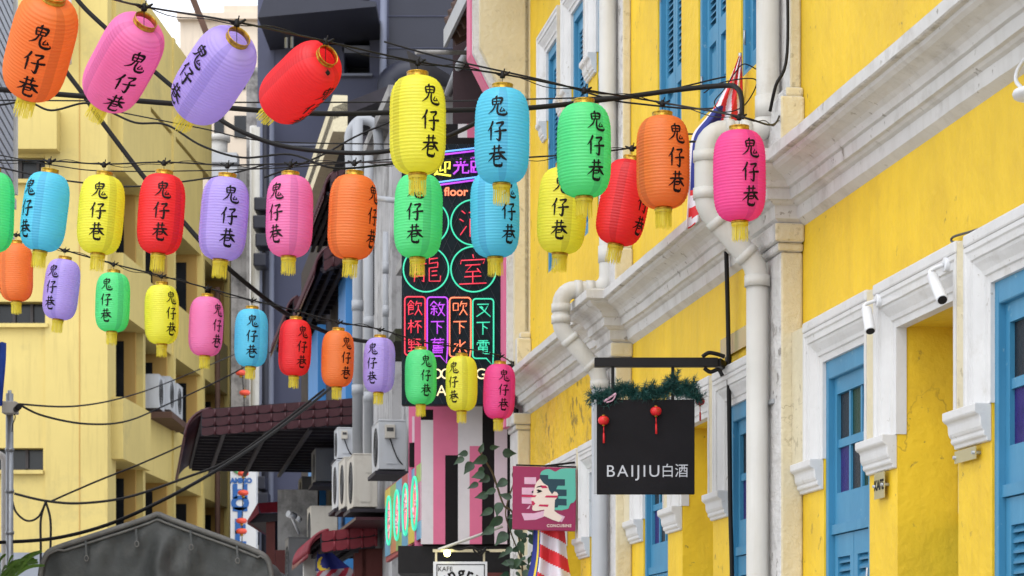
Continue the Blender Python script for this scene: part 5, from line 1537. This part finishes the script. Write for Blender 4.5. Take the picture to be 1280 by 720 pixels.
# dark plant tower
DT = thing('duct_tower', 'dark navy metal clad tower rising between the eave and the navy building', 'building', P(530, 860, 61))
YD = 61.0
m = MB(); m.box(wx(486, YD), wx(600, YD), YD, YD + .9, 0, wz(-40, YD)); m.build('cladding', M_navydark, DT)
m = MB()
for y in (20, 60, 104): m.box(wx(486, YD) - .03, wx(600, YD), YD - .03, YD, wz(y + .8, YD), wz(y, YD))
m.build('seam', M_navy, DT)
m = MB(); m.tube([P(480, -40, YD - .3), P(477, 260, YD - .3)], .09, 12); m.build('riser', M_navytrim, DT)
m = MB(); m.tube([P(x, y, YD - .7) for x, y in smooth_line([(540, 92), (510, 92), (494, 98), (488, 112), (488, 180)], 6)], .34, 20); m.build('round_duct', M_navydark, DT)
m = MB(); m.prism([P(508, 62, 26), P(566, 64, 26), P(625, 118, 26), P(612, 122, 26)], (0, 5, .4)); 
props(m.build('dark_lean_to_roof', M_navydark), 'dark sheet roof edge sloping down behind the large light blue lantern', 'roof')
# service riser with old units on the navy building
SR = thing('service_riser', 'column of dark pipes and plant boxes climbing the left edge of the navy building', 'pipes', P(330, 860, YV - 1))
for x, r_, mt in ((326, .10, M_navytrim), (333, .12, M_navydark), (339, .09, M_navytrim), (321, .14, M_pvc)):
    m = MB(); m.tube([P(x, 130 if x > 322 else 160, YV - .6), P(x - 2, 860, YV - .6)], r_, 10); m.build('pipe', mt, SR)
rr2 = random.Random(4)
for y in (262, 284, 306, 330, 602, 622, 645, 668, 690):
    m = MB(); x = 322 + rr2.uniform(-6, 4) - (18 if y > 640 else 0)
    m.box(wx(x, YV - 1.4), wx(x + 16, YV - 1.4), YV - 1.6, YV - .9, wz(y + 16, YV), wz(y, YV)); bevel(m.build('plant_box', M_navydark, SR), .03)
# ------------------------------------------------------------------ beige and concrete buildings behind
YB2 = 78.0
BB = thing('beige_building', 'beige rendered building with small dark windows behind the purple lantern', 'building', P(300, 860, YB2))
m = MB(); m.box(wx(225, YB2), wx(348, YB2), YB2, YB2 + 8, 0, wz(22, YB2)); m.build('wall', M_beige, BB)
m = MB(); m.box(wx(222, YB2), wx(350, YB2), YB2 - .25, YB2 + .2, wz(26, YB2), wz(18, YB2)); m.box(wx(280, YB2), wx(350, YB2), YB2 - .1, YB2 + 3, wz(18, YB2), wz(8, YB2)); m.build('parapet', M_beige, BB)
for (x0, x1, y0, y1) in ((293, 308, 145, 172), (294, 307, 96, 112), (268, 280, 140, 168), (296, 306, 210, 235), (296, 306, 270, 295)):
    m = MB(); m.box(wx(x0, YB2), wx(x1, YB2), YB2 - .05, YB2 - .01, wz(y1, YB2), wz(y0, YB2)); m.build('window', M_window, BB)
GC = thing('concrete_tower', 'black stained concrete wall strip between beige and navy buildings', 'building', P(316, 860, 72))
m = MB(); m.box(wx(308, 72), wx(346, 72), 72, 76, 0, wz(84, 72)); m.build('wall', M_conc, GC)
m = MB(); m.box(wx(280, 73), wx(309, 73), 73, 76, 0, wz(208, 73)); m.build('lower_wall', M_conc, GC)
m = MB()
for x, r_ in ((318, .14), (325, .10)): m.tube([P(x, 158, 71.6), P(x, 860, 71.6)], r_, 10)
m.build('pipe', M_pvc, GC)
m = MB(); m.tube([P(273, 176, 72), P(273, 200, 72)], .28, 14); m.tube([P(273, 170, 72), P(273, 177, 72)], .36, 14); m.build('vent_stack', M_pvc, GC)
m = MB()
for y in (198, 216, 236, 258): m.box(wx(262, 72), wx(300, 72), 71.2, 71.9, wz(y + 12, 72), wz(y, 72))
m.build('unit_row', M_ac, GC)
# hotel sign and red lanterns -----------------------------------------------------
YH = 57.0
HO = thing('hotel_sign', 'tall white sign with blue HOTEL lettering far down the street', 'sign', P(303, 700, YH))
m = MB(); m.box(wx(288, YH), wx(320, YH), YH, YH + .4, wz(700, YH), wz(580, YH)); m.build('board', M_hotel, HO)
m = MB(); put_text(m, 'AMIGO', .155, TM(301.5, 601, YH - .02), bold=.012); m.build('lettering', M_hotelblue, HO)
for k, ch in enumerate('HOTEL'):
    m = MB(); put_text(m, ch, .43, TM(300, 615 + k * 14.6, YH - .02) @ Matrix.Scale(1.15, 4, (1, 0, 0)), bold=.03); m.build('letter', M_hotelblue, HO)
m = MB(); put_text(m, 'H', .02, TM(300, 690, YH - .02)) if False else None
m.tube([P(x, y, YH - .03) for x, y in smooth_line([(292, 587), (297, 591), (304, 591), (310, 587)], 5)], .03, 6); m.build('emblem', mat('green emblem', (.1, .4, .15), .5, .1), HO)
m = MB()
for k in range(9):
    if k % 4 != 3: m.box(wx(294 + k * 2.3, YH), wx(295.7 + k * 2.3, YH), YH - .02, YH - .005, wz(695, YH), wz(692, YH))
m.build('small_print', M_hotelblue, HO)
rp = None
for i, (x, y, lb) in enumerate(((301, 466, 'far red lantern highest of its string, before the concrete wall'), (306, 491, 'far red lantern just above the maroon awning edge'),
                 (304, 592, 'far red lantern over the small emblem on the hotel sign'), (304, 616, 'far red lantern over the letter H of the hotel sign'),
                 (302, 651, 'upper of two touching far red lanterns on the hotel sign'), (302, 664, 'lower of two touching far red lanterns on the hotel sign'))):
    if rp is None:
        T = rp = thing('red_round_lantern', lb, 'lantern', (0, 0, 0), None, 'red round lanterns far down the street')
        m = MB(); m.lathe([(.10, .145), (.20, .13), (.28, .07), (.30, 0), (.28, -.07), (.20, -.13), (.10, -.145)], 20); m.build('silk_shade', mat('bright red lantern silk', (.80, .10, .06), .5, .1, 8), T)  # plain red silk, brighter than that of the garland ornaments
        m = MB(); m.lathe([(0, .16), (.10, .16), (.10, .14), (0, .14)], 12); m.tube([(0, 0, .15), (0, 0, .30)], .01, 5); m.build('cap', M_gold, T)
        m = MB(); m.lathe([(0, -.14), (.09, -.14), (.08, -.27), (0, -.27)], 12); m.build('tassel', M_gold, T)
    else:
        T = rp.copy(); COL.objects.link(T); T['label'] = lb
        for ch in rp.children: c = ch.copy(); COL.objects.link(c); c.parent = T
    T.location = P(x, y, 55.0); T.scale = (.42, .42, .42)
m = MB(); m.tube([P(301, 440, 55), P(305, 500, 55), P(304, 600, 55), P(302, 690, 55)], .012, 5)
props(m.build('festoon_cord', M_cable), 'cord that carries the far red round lanterns', 'cable')

# ------------------------------------------------------------------ old yellow building on the left
YL = 50.0
OY = thing('old_yellow_building', 'old yellow corner building with deep balconies on the left', 'building', P(60, 860, YL))
GD = .053                                  # the side wall recedes almost along the line of sight
def side(s, out, z):                        # s metres along the side wall, out towards the street
    return Vector((wx(135, YL) + GD * s + out, YL + s, z))
xl = wx(-60, YL); xr = wx(135, YL)
zf = lambda y: wz(y, YL)
m = MB()
ztop = zf(-60)
bands = [(197, 225), (377, 405), (560, 588)]
ys = [-60] + [v for b in bands for v in b] + [860]
for i in range(0, len(ys), 2):
    m.box(xl, xr, YL, YL + .5, zf(ys[i + 1]), zf(ys[i]))
wins = [(0, 60), (0, 60), (-10, 54)]
for (y0, y1), (x0, x1) in zip(bands, wins):
    x1 = 68 if y0 == 197 else x1
    m.box(wx(x1, YL), xr, YL, YL + .5, zf(y1), zf(y0)); m.box(xl, wx(x0 - 30, YL), YL, YL + .5, zf(y1), zf(y0))
m.box(wx(57, YL), xr - .002, YL - .05, YL, 0, zf(-60)) ; m.box(wx(14, YL), wx(76, YL), YL - .45, YL, zf(192), zf(140))
for y in (478, 300): pass
m.box(xl, xr, YL + .5, YL + 1.0, 0, ztop)
m.build('front_wall', M_lefty, OY)
m = MB()
for x in (100,): m.box(wx(x, YL) - .012, wx(x, YL) + .012, YL - .058, YL - .0505, 0, ztop)
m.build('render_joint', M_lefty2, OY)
m = MB(); m.box(xl, xr + .05, YL - .09, YL - .051, 0, zf(691)); m.build('plinth', M_leftgrey, OY)
for (y0, y1), (x0, x1) in zip(bands, wins):
    x1 = 68 if y0 == 197 else x1
    m = MB(); m.box(wx(x0 - 30, YL), wx(x1, YL), YL + .35, YL + .4, zf(y1), zf(y0)); w_ = m.build('window', M_window, OY)
    m = MB()
    for k in range(4):
        x = wx(x1 - 22 * k, YL); m.box(x - .06, x, YL + .28, YL + .35, zf(y1), zf(y0))
    m.box(wx(x0 - 30, YL), wx(x1, YL), YL + .28, YL + .35, zf(y1), zf(y1) + .06)
    m.build('frame', M_winframe, w_)
    m = MB(); m.box(wx(x0 - 30, YL), wx(x1 + 1, YL), YL - .12, YL + .28, zf(y1) - .08, zf(y1)); m.build('sill', M_lefty, OY)
# side wall: four bays of recessed openings with parapets and fins
fl = [(3.2, 4.75), (6.42, 7.72), (9.45, 10.75), (12.48, 14.6)]
bays = [(.0, 3.3), (3.3, 6.8), (6.8, 10.6), (10.6, 14.5)]
core = MB()
core.prism([side(1.02, -.62, 0), side(14.5, -.62, 0), side(14.5, -9, 0), side(1.02, -9, 0)], (0, 0, 14.6))
core.prism([side(1.02, -1.5, 14.6), side(11.7, -1.5, 14.6), side(11.7, -9, 14.6), side(1.02, -9, 14.6)], (0, 0, ztop - 14.6))
core.prism([side(.51, -.62, 0), side(1.0, -.62, 0), side(1.0, -.30, 0), side(.51, -.30, 0)], (0, 0, 14.6))
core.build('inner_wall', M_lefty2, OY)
for bi, (s0, s1) in enumerate(bays):
    for k, (z0, z1) in enumerate(fl):
        m = MB()
        out = .22 if (bi == 0) else .05
        zt_ = z1 if not (k == 3 and bi == 3) else 13.2
        s0_ = s0 + (.45 if bi == 0 else .001)
        m.prism([side(s0_, -.25, z0), side(s0_, out, z0), side(s1 - .002, out, z0), side(s1 - .002, -.25, z0)], (0, 0, zt_ - z0))
        m.prism([side(s0_, -.62, z0), side(s0_, -.25, z0), side(s1 - .002, -.25, z0), side(s1 - .002, -.62, z0)], (0, 0, .2))
        o = m.build('parapet', M_lefty if (bi + k) % 2 == 0 else M_lefty, OY)
        zw0, zw1 = z1, fl[k + 1][0] if k < 3 else None
        if zw1:
            q = MB(); q.prism([side(s0 + .5, -.60, z1 - .4), side(s1 - .36, -.60, z1 - .4), side(s1 - .36, -.57, z1 - .4), side(s0 + .5, -.57, z1 - .4)], (0, 0, zw1 - z1 + .3)); q.build('window', M_window, OY)
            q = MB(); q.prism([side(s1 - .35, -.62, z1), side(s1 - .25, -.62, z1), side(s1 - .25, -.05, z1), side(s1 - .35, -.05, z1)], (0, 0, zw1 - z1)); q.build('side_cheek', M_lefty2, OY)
            q = MB(); q.prism([side(s1 - .37, -.60, z1 + .05), side(s1 - .37, -.30 - .08 * (bi % 2), z1 + .05), side(s1 - .355, -.30 - .08 * (bi % 2), z1 + .05), side(s1 - .355, -.60, z1 + .05)], (0, 0, zw1 - z1 - .25)); q.build('window', M_window, OY)
    q = MB(); q.prism([side(s1 - .24, -.3, 0), side(s1 - .24, .10, 0), side(s1 + .0, .10, 0), side(s1 + .0, -.3, 0)], (0, 0, ztop if bi < 2 else 14.6 - .5 * bi)); q.build('fin', M_lefty, OY)
    q = MB(); q.prism([side(s0 + (.46 if bi == 0 else .0), -.25, 0), side(s0 + (.46 if bi == 0 else .0), .02, 0), side(s1 - .26, .02, 0), side(s1 - .26, -.25, 0)], (0, 0, .9)); q.build('lower_wall', M_lefty, OY)
q = MB(); q.prism([side(.5, .06, 14.7), side(11.8, .06, 14.7), side(11.8, -1.4, 14.7), side(.5, -1.4, 14.7)], (0, 0, ztop - 14.7)); q.build('upper_wall', M_lefty, OY)
q = MB(); q.beam(P(234, -20, 61.8), P(259, 44, 61.8), .16, .16); q.build('roof_verge', M_brown, OY)
q = MB(); q.tube([side(12.3, .12, 0), side(12.3, .12, 12)], .07, 8); q.build('drainpipe', M_brown, OY)
q = MB(); q.tube([P(84, -40, 49.6), P(84, 80, 49.6)], .09, 10); q.build('drainpipe', M_pvc, OY)
for k, (x0, x1, y0, y1) in enumerate(((181, 194, 464, 510), (195, 205, 470, 512), (205, 217, 474, 520))):
    Yq = 54 + k * 1.0
    ac_unit(('nearest', 'middle', 'farthest')[k] + ' of three outdoor units on the balcony of the old yellow building', Yq, .0, 0, M_ac, .85, .32, .75, False, False,
            Matrix.Translation(Vector((wx(x0, Yq), 0, wz(y1, Yq)))) @ Matrix(((0, 1, 0, 0), (1, 0, 0, 0), (0, 0, 1, 0), (0, 0, 0, 1))))
m = MB(); a = P(180, 514, 54); m.box(a.x - .05, a.x + .65, 53.9, 57, a.z - .16, a.z - .02); props(m.build('unit_tray', M_brown), 'dark tray under the balcony outdoor units of the old yellow building', 'shelf')

# ------------------------------------------------------------------ near left: slatted balcony, pole, palm, tarpaulin
LB2 = thing('slatted_balcony', 'grey slatted balcony screen at the left edge behind the orange lantern', 'balcony', P(0, 200, 22))
m = MB()
for k in range(30):
    z = wz(186, 22) + .05 + k * .105
    m.beam(Vector((wx(-60, 20), 20, z)), Vector((wx(15, 24), 24, z)), .03, .075)
m.build('slats', M_greyslat, LB2)
m = MB(); m.beam(Vector((wx(16, 24), 24.05, wz(186, 22))), Vector((wx(16, 24), 24.05, wz(186, 22) + 3.4)), .07, .07); m.build('corner_post', M_pvc, LB2)
m = MB(); z = wz(186, 22)
m.prism([(wx(-70, 20), 20, z - .04), (wx(18, 24), 24.1, z - .04), (wx(18, 24) - 1, 24.1, z - .04), (wx(-70, 20) - 1, 20, z - .04)], (0, 0, -.10))
m.prism([(wx(-70, 20), 20, z - .42), (wx(16, 24), 24.1, z - .42), (wx(16, 24) - 1, 24.1, z - .42), (wx(-70, 20) - 1, 20, z - .42)], (0, 0, -.12)); m.build('slab', M_clad, LB2)
m = MB(); m.prism([(wx(-80, 20), 20, 0), (wx(-20, 24), 24, 0), (wx(-20, 24) - 2, 24, 0), (wx(-80, 20) - 2, 20, 0)], (0, 0, z + 3.5)); m.build('wall', M_clad, LB2)
def blue_cloth():
    m = MB(); vs = []
    for j in range(13):
        for i in range(9):
            vs.append(P(-14 + i * 2.6 - .2 * j, 428 + j * 6.6, 23.5) + Vector((0, .05 * math.sin(i * 1.7 + j * .3), 0)))
    m.add(vs, [(j * 9 + i, j * 9 + i + 1, j * 9 + i + 10, j * 9 + i + 9) for j in range(12) for i in range(8)], 0, True)
    return m.build('hanging_cloth', M_garden)
props(blue_cloth(), 'blue cloth hanging at the left edge above the grey camera pole', 'cloth')
CP = thing('camera_pole', 'grey steel pole with a camera box at the left edge', 'pole', P(12, 860, 24))
CP.location = Vector((wx(12, 24), 24, 0)); WM[CP.name] = Matrix.Translation(CP.location)
m = MB(); m.tube([Vector((wx(12, 24), 24, 0)), P(12, 492, 24)], .038, 14); m.tube([P(12, 496, 24), P(12, 488, 24)], .02, 10); m.build('pole', M_steel, CP)
m = MB(); a = P(13, 510, 23.9); m.cbox(a, (.14, .16, .12)); cb = m.build('camera_box', M_acold, CP); bevel(cb, .008)
m = MB(); m.tube([P(20, 512, 23.8), P(24, 508, 23.7)], .03, 10); m.build('camera_lens', M_black, CP)
m = MB(); m.tube([P(x, y, 23.9) for x, y in smooth_line([(17, 515), (19, 522), (16, 530), (15, 540)], 5)], .006, 6); m.build('lead', M_cable, CP)
for y in (560, 612, 664):
    m = MB(); m.tube([P(12, y, 24), P(12, y + 4, 24)], .046, 14); m.build('clamp', M_steel, CP)
m = MB(); m.tube([P(x, y, 24.6) for x, y in smooth_line([(-12, 565), (-4, 567), (4, 572), (6, 584), (6, 640), (6, 860)], 6)], .036, 12)
props(m.build('standpipe', M_pvc), 'thin white pipe bending over beside the grey camera pole', 'pipe')
PL = thing('palm_plant', 'green palm fronds poking up at the bottom left corner', 'plant', P(0, 860, 22))
m = MB(); rq = random.Random(2)
for k in range(30):
    b0 = P(-6 + rq.uniform(-8, 14), 740, 22); tip = P(rq.uniform(-20, 56), rq.uniform(688, 716), 22 + rq.uniform(-.4, .4))
    mid = b0.lerp(tip, .6) + Vector((0, 0, .07)); pts_ = [Vector(q) for q in smooth_line([b0, mid, tip], 6)]
    n = len(pts_); vs = []
    for i, p in enumerate(pts_):
        wv = .015 * math.sin(math.pi * min(1, .15 + .85 * (1 - i / (n - 1)))) + .001
        vs += [p + Vector((0, -wv * .6, wv)), p - Vector((0, -wv * .6, wv))]
    m.add(vs, [(2*i, 2*i+1, 2*i+3, 2*i+2) for i in range(n - 1)], 0, True)
m.build('fronds', M_palm, PL)
m = MB(); m.tube([P(-2, 860, 22), P(-2, 735, 22)], .06, 10); m.build('trunk', M_stem, PL)

# tarpaulin canopy over a street stall
YT = 22.0
TP = thing('tarpaulin_canopy', 'grey tarpaulin canopy with a peaked front at the bottom left', 'canopy', P(197, 860, YT))
prof_t = smooth_line([(50, 740), (51, 716), (56, 698), (66, 687), (110, 672), (160, 656), (186, 647), (197, 643), (208, 647), (240, 659), (290, 677), (322, 690), (334, 699), (339, 716), (340, 740)], 5)
m = MB()
NVT = 16
def tarp_pt(x, y, v, d=0):
    """front sheet: v=0 at the eave line, v=1 at the hem; folds fan out from the peak"""
    yy = y + (790 - y) * v
    ang = (x - 197) / 145
    f = .09 * math.sin(ang * 9 + .6) * v + .055 * math.sin(ang * 23 + v * 2) * v + .16 * math.exp(-(ang * 5) ** 2) * v + .03 * abs(math.sin(ang * 14 + 1)) * v
    f += .018 * math.sin(x * .16 + yy * .11) * (v > 0) + .012 * math.sin(yy * .23 - x * .05) * v
    return P(x, yy, YT) + Vector((0, -f + d, 0))
cols_ = [(x, y) for x, y in prof_t]
vs = []
for x, y in cols_:
    for j in range(NVT + 1): vs.append(tarp_pt(x, y, j / NVT))
n = len(cols_)
m.add(vs, [(i * (NVT + 1) + j, i * (NVT + 1) + j + 1, (i + 1) * (NVT + 1) + j + 1, (i + 1) * (NVT + 1) + j) for i in range(n - 1) for j in range(NVT)], 0, True)
fs_ = m.build('front_sheet', M_tarp, TP)
m = MB(); vs = []
for x, y in cols_:
    for j in range(9): vs.append(P(x, y, YT) + Vector((0, j * .55, -.05 * math.sin(j * math.pi / 2) ** 2 - .02 * j)))
m.add(vs, [(i * 9 + j, i * 9 + j + 1, (i + 1) * 9 + j + 1, (i + 1) * 9 + j) for i in range(n - 1) for j in range(8)], 0, True)
m.build('roof_sheet', M_tarp, TP)
m = MB(); m.tube([P(x, y, YT - .02) for x, y in cols_[2:-2]], .026, 8); m.build('rolled_hem', M_tarphem, TP)
m = MB(); m.tube([P(x, y + (7 if 75 < x < 325 else 3), YT - .03) for x, y in cols_[6:-6]], .012, 6); m.build('piping', M_tarphem, TP)
for x, y in ((107, 677), (170, 662), (238, 664), (296, 683)):
    st_ = thing('x', 'x', 'x') if False else None
    m = MB(); m.beam(P(x, y - 1, YT - .06), P(x + 1, y + 13 + (x * 7) % 6, YT - .085), .018, .006); s_ = m.build('strap', M_tarp, TP)
    m = MB(); c = P(x + 1, y + 16 + (x * 7) % 6, YT - .09); m.tube([c + Vector((.018 * math.cos(t), 0, .025 * math.sin(t))) for t in [2 * math.pi * q / 14 for q in range(14)]], .006, 6, closed=True); m.build('ring', M_tarphem, s_)
for x, d in ((60, .1), (332, .1), (60, 4.2), (332, 4.2)):
    m = MB(); a = P(x, 720, YT); m.beam(Vector((a.x, YT + d, 0)), Vector((a.x, YT + d, a.z)), .05, .05); m.build('leg', M_steel, TP)
